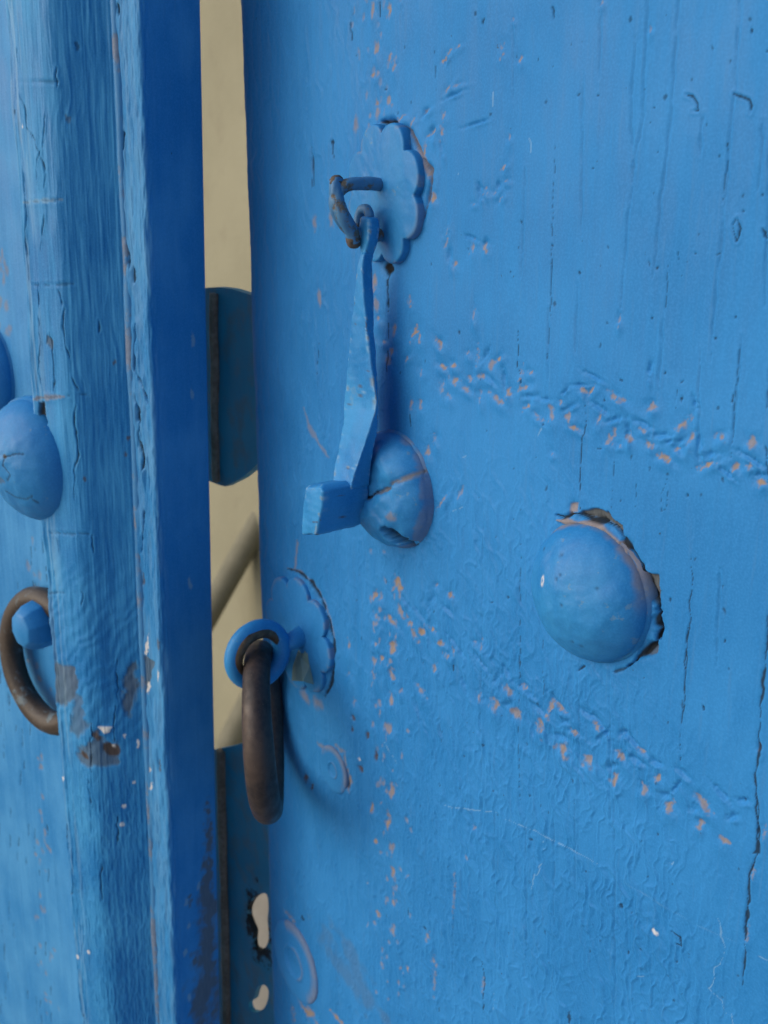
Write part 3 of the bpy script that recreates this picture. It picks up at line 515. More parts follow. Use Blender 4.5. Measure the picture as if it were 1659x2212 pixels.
# rusty nail streaks below the lower rosette and a dirty patch at the foot
Kl = (0.4521, 600, 1800)
for i, (x, y, wdt, hgt, ang) in enumerate([(1270, 1560, 26, 60, -12), (1370, 1470, 26, 70, -10), (1215, 1190, 22, 34, 0), (1205, 1270, 12, 40, 0), (1310, 1320, 22, 60, -25), (1045, 1620, 20, 60, 0), (1175, 1660, 18, 50, 0), (880, 1620, 22, 60, -20), (925, 1690, 10, 50, -20)]):
    dx, dy = (Kl[1] + x * Kl[0]) * 0.6636, (Kl[2] + y * Kl[0]) * 0.6636; p = at(dx, dy); ms, mt = mm(dx, dy); q = Kl[0] * 0.6636
    F1.blob(p[0], p[2], wdt * q * ms * 0.7, hgt * q * mt * 0.6, math.radians(ang), rust=0.85, dent=0.0008, edge=0.5, seed=540 + i)
F1.blob(*at(775, 1640)[[0, 2]], 0.0011, 0.0009, 0, white=0.8, seed=1)
for i, (px, py) in enumerate([(745, 2105), (775, 2135), (800, 2150), (765, 2080), (720, 2060)]):
    p = at(px, py); F1.blob(p[0], p[2], 0.013, 0.006, -0.5, wood=0.28, edge=0.9, rough=0.9, seed=560 + i)
# scratch left by the swinging knocker
F1.line([tuple(at(x, y)[[0, 2]]) for x, y in ((655, 880), (668, 920), (690, 960), (712, 990))], 0.0016, tan=0.45, depth=0.00005, jit=0.0008, seed=580)
F1.line([tuple(at(x, y)[[0, 2]]) for x, y in ((641, 1165), (640, 1215), (637, 1235))], 0.0016, tan=0.5, depth=0.00005, jit=0.0006, seed=581)

ROS_A = at(838, 420)[[0, 2]]; ROS_B = at(648, 1368)[[0, 2]]; STUD_R = at(1277, 1280)[[0, 2]]; STUD_K = at(853, 1056)[[0, 2]]
# torn paint round the big stud
TS = lambda pts: [tuple(at((1650 + x * 0.3617) * 0.6636, (1550 + y * 0.3617) * 0.6636)[[0, 2]]) for x, y in pts]
F1.poly(TS([(690, 300), (800, 290), (920, 318), (955, 378), (1045, 440), (1050, 535), (985, 470), (930, 412), (700, 345), (650, 330)]), wood=1.0, depth=0.0011, jit=0.0004, seed=1)
F1.poly(TS([(1215, 820), (1270, 880), (1355, 890), (1365, 1010), (1375, 1110), (1372, 1170), (1330, 1150), (1265, 1050)]), wood=1.0, depth=0.0011, jit=0.0004, seed=2)
F1.poly(TS([(1270, 1510), (1355, 1480), (1350, 1590), (1215, 1625)]), wood=0.8, depth=0.0008, jit=0.0004, seed=3)
F1.poly(TS([(590, 240), (655, 240), (655, 325), (570, 345)]), tan=0.75, depth=0.0004, jit=0.0004, seed=4)
F1.line(TS([(450, 345), (530, 372), (640, 330), (760, 380), (900, 410), (980, 450), (1060, 545), (1150, 690), (1215, 800), (1250, 950), (1300, 1080), (1345, 1160), (1360, 1290), (1355, 1340), (1375, 1390), (1340, 1480), (1230, 1590), (1130, 1690), (1100, 1720)]), 0.0011, dark=0.95, depth=0.0014, jit=0.0005, seed=600)
F1.line(TS([(1360, 1180), (1362, 1300), (1378, 1380), (1345, 1470)]), 0.0011, dark=1.0, depth=0.0016, jit=0.0004, seed=601)
F1.line(TS([(1235, 840), (1265, 960), (1330, 1120)]), 0.0016, dark=1.0, depth=0.0012, jit=0.0004, seed=604)
F1.line(TS([(470, 390), (600, 400), (760, 420), (900, 465), (1000, 560), (1110, 700), (1190, 860), (1235, 1010), (1275, 1150), (1290, 1250)]), 0.0021, tan=0.85, depth=-0.0011, jit=0.0003, seed=602)
F1.line(TS([(640, 1750), (700, 1715), (720, 1705)]), 0.0007, dark=0.8, depth=0.0005, seed=603)
F1.line(TS([(960, 1760), (1050, 1735), (1130, 1690)]), 0.0006, dark=0.7, depth=0.0005, seed=605)
# cracked paint round the upper rosette
TA = lambda pts: [tuple(at((950 + x * 0.3617) * 0.6636, (350 + y * 0.3617) * 0.6636)[[0, 2]]) for x, y in pts]
F1.line(TA([(780, 130), (860, 135), (950, 180), (1060, 215), (1120, 330), (1180, 470), (1240, 560), (1245, 660), (1225, 790), (1205, 900), (1180, 980)]), 0.0012, dark=0.55, tan=0.5, depth=0.0010, lip=0.0003, jit=0.0005, seed=610)
F1.line(TA([(800, 130), (870, 140), (950, 185), (1010, 215)]), 0.0016, dark=0.95, depth=0.0012, jit=0.0004, seed=611)
F1.poly(TA([(1040, 220), (1100, 260), (1190, 440), (1250, 610), (1225, 600), (1150, 450), (1080, 300)]), tan=0.7, jit=0.0005, seed=612)
F1.blob(*TA([(852, 1440)])[0], 0.0032, 0.0024, 0, dark=1.0, dent=0.0016, rough=0.25, seed=5)
F1.line(TA([(850, 1440), (845, 1560), (858, 1680), (862, 1800)]), 0.0005, dark=0.95, depth=0.0005, jit=0.0003, seed=613)
F1.line(TA([(360, 290), (365, 420)]), 0.0011, dark=0.8, depth=0.0004, seed=614)
F1.line(TA([(175, 420), (180, 520), (185, 720)]), 0.0008, dark=0.7, depth=0.0004, seed=615)
for i, (x, y) in enumerate([(195, 1040), (350, 1020), (735, 1330), (735, 1560), (570, 140), (765, 40), (755, 1770), (240, 1720)]):
    F1.blob(*TA([(x, y)])[0], 0.0016, 0.0026, 0, tan=0.6, edge=0.6, seed=620 + i)
# crack ring round the lower rosette
TB = lambda pts: [tuple(at((600 + x * 0.4521) * 0.6636, (1800 + y * 0.4521) * 0.6636)[[0, 2]]) for x, y in pts]
F1.line(TB([(740, 112), (830, 135), (920, 210), (990, 330), (1045, 500), (1072, 640), (1075, 800), (1050, 950), (1010, 1040)]), 0.0017, dark=0.9, depth=0.0009, jit=0.0004, seed=630)
F1.line(TB([(740, 105), (850, 135), (940, 220), (1010, 340), (1060, 500), (1085, 660)]), 0.0009, tan=0.5, depth=-0.0003, jit=0.0005, seed=631)
for i, (x, y, a, b) in enumerate([(880, 1040, .004, .003), (960, 1075, .004, .003), (1000, 1390, .004, .0012), (1120, 1410, .004, .0012), (1160, 1500, .0012, .004)]):
    F1.blob(*TB([(x, y)])[0], a, b, 0, tan=0.55, edge=0.7, seed=635 + i)
for i in range(70):                                                  # small chips along the two edges of the punched border
    t = col_r.uniform(1180, 2160); px = 812 + (t - 1180) * 0.03 + col_r.normal(0, 14) + (30 if col_r.random() < 0.4 else 0); p = at(px, t)
    F1.blob(p[0], p[2], col_r.uniform(.0005, .0013), col_r.uniform(.0007, .0019), col_r.normal(0, .3), tan=col_r.uniform(.25, .6), dent=0.0002, lip=.0003, edge=0.6, seed=650 + i % 17)
for i in range(34):
    t = col_r.uniform(-60, 300); px = 800 + t * 0.05 + col_r.normal(0, 22); p = at(px, t)
    F1.blob(p[0], p[2], col_r.uniform(.0005, .0011), col_r.uniform(.0008, .002), 0, tan=col_r.uniform(.2, .5), dent=0.0002, lip=.0003, edge=0.6, seed=670 + i % 17)
# washers and rims that the thick paint has swallowed show as raised rings
def ringmark(f, c, r, amp, wd, squash=1.0, part=None):
    W = f.win(c[0] - r * 1.5, c[0] + r * 1.5, c[1] - r * 1.5, c[1] + r * 1.5)
    d = np.hypot(f.S[W] - c[0], (f.T[W] - c[1]) * squash); f.H[W] += amp * np.exp(-((d - r) / wd) ** 2)
F1.H[:, :len(sl)] *= 0.35
e_off = np.interp(Zg, _ez[np.argsort(_ez)], _ex[np.argsort(_ez)]) - E0
e_off += 0.0006 * fbm(Zg / 0.035, Zg * 0, 71, 4)
Xp = S[None, :] + e_off * np.exp(-np.maximum(S - E0, 0)[None, :] / 0.05)
P = np.stack([Xp, np.broadcast_to(Y0[None], Zg.shape), Zg], -1)
ang = np.concatenate([np.zeros(6), np.linspace(0, math.pi / 2, 12), np.full(len(s_front) + 3, math.pi / 2)])
Nn = np.stack([-np.cos(ang), -np.sin(ang), np.zeros_like(ang)], -1)
fade = np.ones(Zg.shape); fade[0] = fade[-1] = 0; fade[:, -3:] = 0
P = P + Nn[None] * (F1.H * fade)[..., None]
nr, nc = Zg.shape
Vb = P.reshape(-1, 3); Fb = grid_faces(nr, nc)
# close the back of the board
i0 = len(Vb); back = np.array([[P[0, 0, 0], RT, 0.35], [0.45, RT, 0.35], [0.45, RT, 1.85], [P[-1, 0, 0], RT, 1.85]])
Vb = np.concatenate([Vb, back]); Fb = np.concatenate([Fb, [[i0, i0 + 3, i0 + 2, i0 + 1]]])
at1 = {k: np.concatenate([v, np.tile([[0, 0, 0, 1.0]], (4, 1))]) for k, v in F1.attrs().items()}
mesh_np('board', Vb, Fb, P_LEAF, leaf, attrs=at1)

# ------------------------------------------------------------------ domed studs
def stud(name, origin, ex, ez, nrm, R, hgt, mat, parent, seed=0, edit=None, flat=2.3, rim=0.0012, tilt=(0, 0)):
    nr_, na = 70, 120
    q = np.linspace(0, 1, nr_); a = np.arange(na) / na * 2 * math.pi
    rr = R * np.sin(q * math.pi / 2); hh = hgt * (np.clip(1 - (rr / R) ** flat, 0, 1)) ** 0.62
    RRg = rr[:, None] * np.ones(na)[None]; A = np.ones(nr_)[:, None] * a[None]
    RRg = RRg * (1 + 0.02 * np.sin(2 * A + seed) + 0.012 * np.sin(3 * A + seed * 2))
    u = RRg * np.cos(A); v = RRg * np.sin(A)
    h = np.broadcast_to(hh[:, None], u.shape).copy()
    h += (0.00055 * fbm(u / 0.012, v / 0.012, 80 + seed, 3) + 0.00008 * fbm(u / 0.002, v / 0.002, 90 + seed, 2)) + tilt[0] * u + tilt[1] * v
    wear = np.zeros(u.shape + (4,)); bare = np.zeros(u.shape + (4,)); wear[..., 3] = bare[..., 3] = 1
    if edit: h = edit(u, v, h, wear, bare)
    # rim running down into the paint
    u = np.concatenate([u, u[-1:] * 1.03, u[-1:] * 1.04]); v = np.concatenate([v, v[-1:] * 1.03, v[-1:] * 1.04])
    h = np.concatenate([h + rim, np.full((1, na), rim * 0.6), np.full((1, na), -0.003)])
    wear = np.concatenate([wear, wear[-1:], wear[-1:]]); bare = np.concatenate([bare, bare[-1:], bare[-1:]])
    V = np.array(origin)[None, None] + u[..., None] * ex + v[..., None] * ez + h[..., None] * nrm
    return mesh_np(name, V, grid_faces(*u.shape, True)[:, ::-1], mat, parent, attrs={'wear': wear.reshape(-1, 4), 'bare': bare.reshape(-1, 4)})
EX, EZ, EN = np.array([1., 0, 0]), np.array([0, 0, 1.]), np.array([0, -1., 0])
def seg_d(u, v, pts):
    b = np.full(u.shape, 9.0)
    for (x0, y0), (x1, y1) in zip(pts[:-1], pts[1:]):
        e = (x1 - x0, y1 - y0); k = np.clip(((u - x0) * e[0] + (v - y0) * e[1]) / (e[0] ** 2 + e[1] ** 2), 0, 1)
        b = np.minimum(b, np.hypot(u - x0 - k * e[0], v - y0 - k * e[1]))
    return b
def ed_right(u, v, h, wear, bare):
    r = np.hypot(u, v); a = np.arctan2(v, u)
    h = h - 0.0010 * np.exp(-(((u + 0.013) / 0.006) ** 2 + ((v + 0.004) / 0.01) ** 2)) - 0.0006 * np.exp(-(((u - 0.014) / 0.004) ** 2 + ((v + 0.013) / 0.003) ** 2))
    m = sstep(0.0200, 0.0214, r + 0.0005 * fbm(u / 0.003, v / 0.003, 5, 3)) * sstep(0.15, 0.8, np.cos(a - 1.35))
    wear[..., 0] = np.maximum(wear[..., 0], 0.7 * m)
    wear[..., 0] = np.maximum(wear[..., 0], 0.35 * sstep(0.0, 0.3, -0.0055 + 0 * u + 0.006 * np.exp(-(((u - 0.004) / 0.007) ** 2 + ((v - 0.019) / 0.003) ** 2))) )
    d = np.hypot((u + 0.008) / 0.0008, (v - 0.004) / 0.0017); bare[..., 1] = np.maximum(bare[..., 1], 0.8 * (1 - sstep(0.7, 1.2, d)) * sstep(0.1, 0.4, np.abs(d - 0.2)))
    h = h + 0.0003 * np.exp(-d * d)
    fp = np.sin((np.hypot(u - 0.018, v - 0.022)) / 0.00042) * np.exp(-(((u - 0.004) / 0.004) ** 2 + ((v - 0.011) / 0.004) ** 2)); h = h + 0.00002 * fp
    for x, y in ((-.001, .008), (-.002, .0065), (.011, .007), (.003, -.012), (.001, -.0005), (-.012, .012), (.006, -.0125), (-.003, .013)):
        g = np.exp(-((u - x) ** 2 + (v - y) ** 2) / 0.0005 ** 2); wear[..., 1] = np.maximum(wear[..., 1], 0.6 * g); h = h - 0.0002 * g
    return h
stud('stud', (STUD_R[0], 0, STUD_R[1]), EX, EZ, EN, 0.0212, 0.0118, P_IRON, leaf, 1, ed_right)
KN_R = 0.0214
def ed_knock(u, v, h, wear, bare):
    w1 = 0.0006 * fbm(u / 0.003, v / 0.003, 6, 3)
    h = h + 0.0009 * fbm(u / 0.010 + 3, v / 0.010, 12, 3)
    top = (v - (0.006 + 0.62 * (u - 0.012)) + w1)                         # torn seam from upper right to lower left
    h = h - 0.0022 * np.exp(-((u - 0.003) / 0.010) ** 2 - ((v - 0.004) / 0.006) ** 2) + 0.0012 * sstep(0.0006, -0.0006, top) * sstep(-0.02, -0.004, v + 0.013)
    d = np.abs(top); h = h - 0.0014 * np.exp(-(d / 0.0009) ** 2); m = 1 - sstep(0.0003, 0.0013, d + 0.0005 * fbm(u / 0.0015, v / 0.0015, 7, 2))
    bare[..., 0] = np.maximum(bare[..., 0], 0.75 * m); wear[..., 0] = np.maximum(wear[..., 0], 0.35 * m * sstep(0, 0.01, u))
    d2 = seg_d(u, v, [(-.010, -.0085), (-.004, -.004), (.002, .0005)]) + w1 * 0.6; m2 = 1 - sstep(0.0002, 0.0009, d2); wear[..., 1] = np.maximum(wear[..., 1], 0.8 * m2 * sstep(-.1, .35, vnoise(u / .0014, v / .0014, 4)))
    q = np.hypot(((u - 0.0110) * 0.75 - (v + 0.0140) * 0.65) / 0.0048, ((u - 0.0110) * 0.65 + (v + 0.0140) * 0.75) / 0.0025)
    m3 = 1 - sstep(0.8, 1.1, q + 0.12 * fbm(u / .001, v / .001, 9, 2)); h = h - 0.0075 * m3; wear[..., 1] = np.maximum(wear[..., 1], 0.95 * m3)
    d4 = seg_d(u, v, [(.0105, -.0125), (.014, -.0165)]); m4 = 1 - sstep(.0003, .0008, d4); wear[..., 1] = np.maximum(wear[..., 1], m4 * .9); h = h - 0.001 * m4
    g = np.exp(-(((u - .012) / .0022) ** 2 + ((v + .0055) / .0022) ** 2)); wear[..., 0] = np.maximum(wear[..., 0], 0.55 * sstep(.3, .8, g + .25 * fbm(u / .001, v / .001, 3, 2)))
    rim = sstep(0.0205, 0.0213, np.hypot(u, v) + w1); wear[..., 0] = np.maximum(wear[..., 0], 0.35 * rim)
    return h
tag(stud('stud', (STUD_K[0], 0, STUD_K[1]), EX, EZ, EN, KN_R, 0.0118, P_IRON, leaf, 2, ed_knock), 'dented stud with torn seam and hole, under the knocker')
kc = STUD_K

# ------------------------------------------------------------------ scalloped rosettes
def rosette(name, c, rx, rz, lobes, rot, thick, mat, parent, seed):
    na, rings = 216, 26
    a = np.arange(na) / na * 2 * math.pi
    pet = np.abs(np.cos((a + rot) * lobes / 2)) ** 0.5
    rad = 0.79 + 0.21 * pet
    rows = []; hs = []
    for i in range(rings):
        k = (i + 1) / rings; rows.append(k * rad); hs.append(thick * (1.0 + 0.25 * (1 - (k * rad) ** 2)))
    rows += [rad * 1.012, rad * 1.02, rad * 1.02]; hs += [np.full(na, thick * 0.85), np.full(na, thick * 0.55), np.full(na, -0.002)]
    r = np.array(rows); h = np.array(hs); A = a[None] * np.ones((len(r), 1))
    u = r * np.cos(A) * rx; v = r * np.sin(A) * rz
    h = h + 0.00022 * fbm(u / 0.006, v / 0.006, 130 + seed, 3)
    V = np.stack([c[0] + u, -h, c[1] + v], -1)
    V = np.concatenate([V.reshape(-1, 3), [[c[0], -thick * 1.25, c[1]]]])
    F = [tuple(q[::-1]) for q in grid_faces(len(r), na, True)] + [((i + 1) % na, i, len(V) - 1)[::-1] for i in range(na)]
    wear = np.zeros((len(V), 4)); wear[:, 3] = 1; bare = wear.copy()
    ed = np.concatenate([np.broadcast_to((sstep(0.93, 1.0, r / rad[None]))[..., None], r.shape + (1,))[..., 0].reshape(-1), [0]])
    wear[:, 0] = 0.25 * ed * (np.concatenate([fbm(u / 0.004, v / 0.004, 7 + seed, 3).reshape(-1), [0]]) > 0.1)
    return mesh_np(name, V, F, mat, parent, attrs={'wear': wear, 'bare': bare})
ros_a = rosette('rosette', ROS_A, 0.0205, 0.0232, 8, -0.38, 0.0026, P_IRON, leaf, 1)
ros_b = rosette('rosette', ROS_B, 0.0265, 0.0262, 8, 0.1, 0.0021, P_LEAF, leaf, 4)

# staple of the knocker
SX = at(832, 445)[0]; SZ = at(832, 448)[2]
stp = [(-0.004, 0.0070), (0.003, 0.0074), (0.010, 0.0078), (0.0165, 0.0070), (0.0195, 0.0030), (0.0180, -0.0025), (0.0135, -0.0075), (0.0075, -0.0092), (0.002, -0.0088), (-0.004, -0.008)]
path = catmull([(SX + 0.0012 * math.sin(i), -w_, SZ + z_) for i, (w_, z_) in enumerate(stp)], 8)
staple = tube('staple', path, np.interp(np.arange(len(path)), [0, 20, 40, 60, len(path)], [0.0021, 0.0022, 0.0023, 0.0021, 0.0020]), STAPLE, ros_a, lump=0.10, seed=3)
def tipat(zx, zy, wd): return at((950 + zx * 0.3617) * 0.6636, (350 + zy * 0.3617) * 0.6636, wd)
tube('pin', catmull([tipat(405, 655, .0185), tipat(400, 740, .0195), tipat(418, 860, .0195), tipat(470, 990, .0180), tipat(535, 1110, .0150), tipat(560, 1210, .0135)], 8), np.interp(np.arange(41), [0, 10, 25, 40], [.0023, .0023, .0022, .0022]), STAPLE, ros_a, lump=0.14, seed=8)
tube('rust_tip', catmull([tipat(400, 612, .0184), tipat(402, 650, .0186), tipat(404, 700, .0190)], 6), np.array([.0006, .0012, .0016, .0019, .0021, .0023, .0024, .0024, .0024, .0024, .0024, .0024, .0023]), RUST, ros_a, lump=0.16, seed=9)
tube('rust_tip', catmull([tipat(550, 1150, .0142), tipat(556, 1205, .0135), tipat(562, 1262, .0128)], 6), np.array([.0020, .0023, .0024, .0025, .0025, .0025, .0025, .0025, .0024, .0022, .0019, .0014, .0007]), RUST, ros_a, lump=0.16, seed=11)

# eye bolt of the lower ring
BX = at(660, 1400)[0]; BZ = at(566, 1413, 0.02)[2]; BW = 0.0
for wq in np.linspace(0.005, 0.05, 400):                                # how far the eye stands out
    pp = np.array([BX, -wq, BZ]) - CAM; cc = M.T @ pp; u_ = CX + FOC * cc[0] / cc[2]
    if u_ <= 557: BW = wq; break
cc = M.T @ (np.array([BX, -BW, BZ]) - CAM); BZ += ((CY + FOC * cc[1] / cc[2]) - 1413) * cc[2] / FOC
th = np.arange(72) / 72 * 2 * math.pi
eye = tube('eye_bolt', np.stack([BX + 0 * th, -BW + 0.0120 * np.cos(th), BZ + 0.0120 * np.sin(th)], -1), 0.0036 * (1 + 0.06 * np.cos(th)), P_IRON, ros_b, closed=True, seg=28, lump=0.02, seed=2)
tube('shank', [(BX, 0.004, BZ + 0.003), (BX, -0.002, BZ + 0.0028), (BX, -0.006, BZ + 0.002), (BX, -(BW - 0.0105), BZ + 0.0008)], [0.0052, 0.0046, 0.0040, 0.0034], P_IRON, eye, lump=0.05, seed=5)
# the worn inside of the eye, where the ring has rubbed the paint off
thw = np.linspace(math.radians(20), math.radians(215), 50)
tube('worn_patch', np.stack([BX + 0.0011 + 0 * thw, -BW + 0.0107 * np.cos(thw), BZ + 0.0107 * np.sin(thw)], -1), 0.0031 * np.sin(np.linspace(0.25, math.pi - 0.25, 50)) ** 0.3, IRON_P, eye, lump=0.05, seed=6)
# flap of lifted paint behind it
fl = [at(646, 1400, .0022), at(664, 1408, .0025), at(668, 1440, .0028), at(676, 1478, .0034), at(655, 1472, .0075), at(630, 1470, .0085), at(632, 1440, .0055)]
flv = np.array(fl); flv2 = flv + np.array([0, 0.0004, 0])
mesh_np('paint_flake', np.concatenate([flv, flv2]), [tuple(range(7))[::-1], tuple(range(7, 14))] + [(i, (i + 1) % 7, 7 + (i + 1) % 7, 7 + i) for i in range(7)], FLAKE, ros_b, smooth=False)

# painted-over keyhole cover and washer
def cover(name, c, r0, h0, r1, h1, mat, parent, slot, seed):
    na = 96; a = np.arange(na) / na * 2 * math.pi
    prof_ = [(0.02, h1 * .5), (r1 * .55, h1 * .5), (r1 * .80, h1 * .55), (r1 * .9, h1), (r1 * .97, h1 * 1.05), (r1 * 1.05, h0 * 1.02), (r1 * 1.2, h0), (0.7, h0 * 1.0), (0.9, h0), (0.96, h0 * .85), (0.99, h0 * .4), (1.0, -0.001)]
    r = np.array([p[0] for p in prof_])[:, None] * np.ones(na) * r0; h = np.array([p[1] for p in prof_])[:, None] * np.ones(na)
    u, v = r * np.cos(a), r * np.sin(a) * 1.06; h = h + 0.00012 * fbm(u / .005, v / .005, seed, 3)
    wear = np.zeros(u.shape + (4,)); wear[..., 3] = 1; bare = wear.copy()
    wear[8:11, :, 0] = (0.45 * sstep(-0.1, 0.5, np.cos(a - 0.9) + 0.5 * fbm(np.cos(a) * 2, np.sin(a) * 2, seed, 3)))[None]
    wear[3:5, :, 0] = (0.3 * sstep(0.0, 0.5, np.cos(a - 0.3)))[None]
    V = np.stack([c[0] + u, -h, c[1] + v], -1)
    o = mesh_np(name, V, grid_faces(*u.shape, True)[:, ::-1], mat, parent, attrs={'wear': wear.reshape(-1, 4), 'bare': bare.reshape(-1, 4)})
    return o
esc = cover('keyhole_cover', at(641, 2076)[[0, 2]], 0.0205, 0.0016, 0.42, 0.0024, P_LEAF, leaf, True, 3)
wsh = cover('washer', at(722, 1662)[[0, 2]], 0.0105, 0.0009, 0.35, 0.0012, P_LEAF, leaf, False, 9)

# ------------------------------------------------------------------ lock irons in the gap, fixed behind the right leaf
PD = 0.012
def pz(px, py, wd=-PD): p = at(px, py, wd); return (p[0], p[2])
up_out = [pz(440, 622), pz(470, 620), pz(500, 624), pz(541, 637), pz(640, 660), pz(640, 960), pz(556, 1001), pz(540, 1018), pz(520, 1034), pz(500, 1044), pz(486, 1051), pz(474, 1048), pz(456, 1041), pz(440, 1036)]
lock_u = plate('lock_plate', up_out, [], PD, PD + 0.004, P_PLATE2, leaf)
tag(lock_u, 'short dull blue iron plate with rusty rolled edge')
lipp = [at(x, y, -PD + 0.0012) for x, y in ((463, 634), (463, 700), (466, 800), (464, 900), (466, 980), (468, 1040))]
tube('rolled_edge', catmull(lipp, 6), 0.0021, EARTH, lock_u, lump=0.25, seed=4)
PL = PD + 0.002
def pl(px, py): return pz(px, py, -PL)
kh = [(568, 1930), (577, 1934), (580, 1960), (578, 1985), (580, 2010), (580, 2030), (574, 2045), (562, 2053), (550, 2048), (547, 2032), (548, 2012), (541, 1995), (535, 1975), (538, 1955), (550, 1938)]
kh = catmull(np.array(kh, float), 4, True)
k2 = catmull(np.array([(572, 2128), (580, 2140), (578, 2160), (570, 2178), (554, 2187), (540, 2182), (537, 2166), (548, 2158), (553, 2140), (560, 2130)], float), 4, True)
low_out = [pl(452, 1622), pl(500, 1612), pl(530, 1604), pl(560, 1600), pl(720, 1600), pl(720, 2420), pl(452, 2420)]
lock_l = plate('lock_plate', low_out, [[pl(*p) for p in kh], [pl(*p) for p in k2]], PL, PL + 0.003, P_PLATE, leaf)
_k = pl(556, 2000); STAIN_NODE[0].inputs[1].default_value = ((_k[0] - WLOC[lock_l.name][0]) * 1.6, 0.0, _k[1] - WLOC[lock_l.name][2])
tag(lock_l, 'long dull blue iron plate with keyhole openings')
tube('rolled_edge', catmull([at(x, y, -PL + 0.0015) for x, y in ((477, 1622), (478, 1700), (481, 1800), (484, 1900), (487, 2000), (489, 2100), (491, 2212), (493, 2400))], 6), 0.0026, EARTH, lock_l, lump=0.2, seed=6)

# ------------------------------------------------------------------ knocker hanging from its staple
kb = at(735, 1165, 0.012)
knock = tag(empty('door_knocker', (kb[0], -0.012, kb[2])), 'blue iron knocker with flat tapering shank and square hammer hanging from its staple', 'knocker')
def sec(y, xl, xr, wb, th, skew=0.0):
    fl_, fr_ = at(xl, y, wb + th), at(xr, y, wb + th); bl, br = fl_.copy(), fr_.copy()
    br[1] = bl[1] = -wb; bl[0] -= skew
    return [fl_, fr_, br, bl]
lug = [sec(467, 781, 792, .0075, .0030), sec(472, 776, 797, .0070, .0042), sec(490, 774, 797, .0068, .0046), sec(520, 774, 795, .0070, .0046), sec(540, 777, 791, .0072, .0044), sec(556, 780, 787, .0074, .0042)]
forged('lug', lug, P_KNOCK, knock, 50, 0.0010, 0.00016, 1)
shk = [sec(546, 778, 787, .0078, .0042), sec(580, 771, 782, .0080, .0045, .0005), sec(640, 764, 785, .0084, .0042, .001), sec(720, 757, 793, .0090, .0032, .002), sec(800, 751, 803, .0096, .0024, .003), sec(870, 746, 812, .0101, .0017, .003), sec(884, 745, 811, .0102, .0018, .003), sec(910, 741, 803, .0104, .0030, .003), sec(950, 734, 791, .0107, .0044, .003), sec(1000, 724, 774, .0109, .0062, .001), sec(1030, 720, 763, .0110, .0076), sec(1062, 716, 756, .0110, .0086)]
shank = forged('shank', shk, P_KNOCK, knock, 150, 0.0006, 0.00022, 2)
ham = [sec(1049, 661, 692, .0112, .0190), sec(1062, 658, 697, .0108, .0200), sec(1100, 654, 695, .0107, .0202), sec(1150, 650, 684, .0107, .0202), sec(1158, 653, 681, .0110, .0196)]
forged('hammer', ham, P_KNOCK, knock, 60, 0.0011, 0.00026, 3)
lc = at(786, 476, 0.0095)
tube('hook_loop', catmull([lc + np.array(v) for v in ((0.0016, -0.0004, -0.004), (0.0022, 0.0006, 0.0012), (0.0004, 0.001, 0.0034), (-0.0028, 0.001, 0.0030), (-0.0042, 0.0006, -0.0010), (-0.0030, -0.0004, -0.0052))], 8), 0.0016, STAPLE, knock, lump=0.12, seed=12)

# ------------------------------------------------------------------ iron ring hanging from the eye bolt
vr = ray(563, 1590); va = math.atan2(vr[1], vr[0]) + math.radians(-4.5)
ed_ = np.array([math.cos(va), math.sin(va), 0.0])
RC = np.array([BX, -BW, BZ - 0.0025])
tiltv = np.array([0.055, 0.025, -1.0]); tiltv /= np.linalg.norm(tiltv)
RR_ = 0.0330
cen = RC + tiltv * RR_
tr = np.arange(110) / 110 * 2 * math.pi
ringp = cen[None] + RR_ * (np.cos(tr)[:, None] * ed_[None] * 0.93 - np.sin(tr)[:, None] * tiltv[None])
iron_ring = tube('ring_pull', ringp, 0.0061 + 0.0004 * np.sin(tr * 2 + 1), IRON, None, closed=True, seg=32, lump=0.015, seed=7)
tag(iron_ring, 'dark brown iron ring hanging from the blue eye bolt beside the gap', 'ring')

# ------------------------------------------------------------------ left door leaf, swung a little inward
LA = math.radians(14)
LN = np.array([math.sin(LA), -math.cos(LA), 0]); LU0 = np.array([math.cos(LA), math.sin(LA), 0])
LZ = 0.480; LS = LZ / 0.445
LP = CAM + ray(70, 1000) * LZ
def Lhit(px, py, wd=0.0):
    r = ray(px, py); t = ((LP + LN * wd - CAM) @ LN) / (r @ LN); return CAM + r * t
pt, pb = Lhit(285, 0), Lhit(370, 2212); LV = pt - pb; LV -= LN * (LV @ LN); LV /= np.linalg.norm(LV)
LU = np.cross(LV, -LN); LU /= np.linalg.norm(LU)
if LU[0] < 0: LU = -LU
def L2(px, py, wd=0.0): q = Lhit(px, py, wd) - LP; return q @ LU, q @ LV
def LW(u, v, wd): return LP + LU * u + LV * v + LN * wd
HS = 0.0165 * LS
u4 = L2(338, 1106)[0]; u3 = L2(292, 1106)[0]; u1 = L2(88, 1106, HS)[0]; u2 = L2(165, 1106, HS)[0]
LT = 0.02
for wq in np.linspace(0, 0.12, 1200):
    pp = M.T @ (LW(u4, L2(345, 1106)[1], -wq) - CAM)
    if CX + FOC * pp[0] / pp[2] >= 457: LT = wq; break
def proj(p): q = M.T @ (np.array(p) - CAM); return round(CX + FOC * q[0] / q[2]), round(CY + FOC * q[1] / q[2])
print('left leaf', u1, u2, u3, u4, LT, [proj(LW(u4, v, 0)) for v in (-.25, -.1, 0, .1)], [proj(LW(u4, v, -LT)) for v in (-.25, -.1, 0, .1)])
base = LW(-0.1, 0, -LT / 2); base[2] = 0.35
leaf2 = tag(empty('door_leaf', base), 'blue painted door leaf on the left with a moulded cover strip', 'door')
v_top = L2(200, -170)[1]; v_bot = L2(200, 2390)[1]

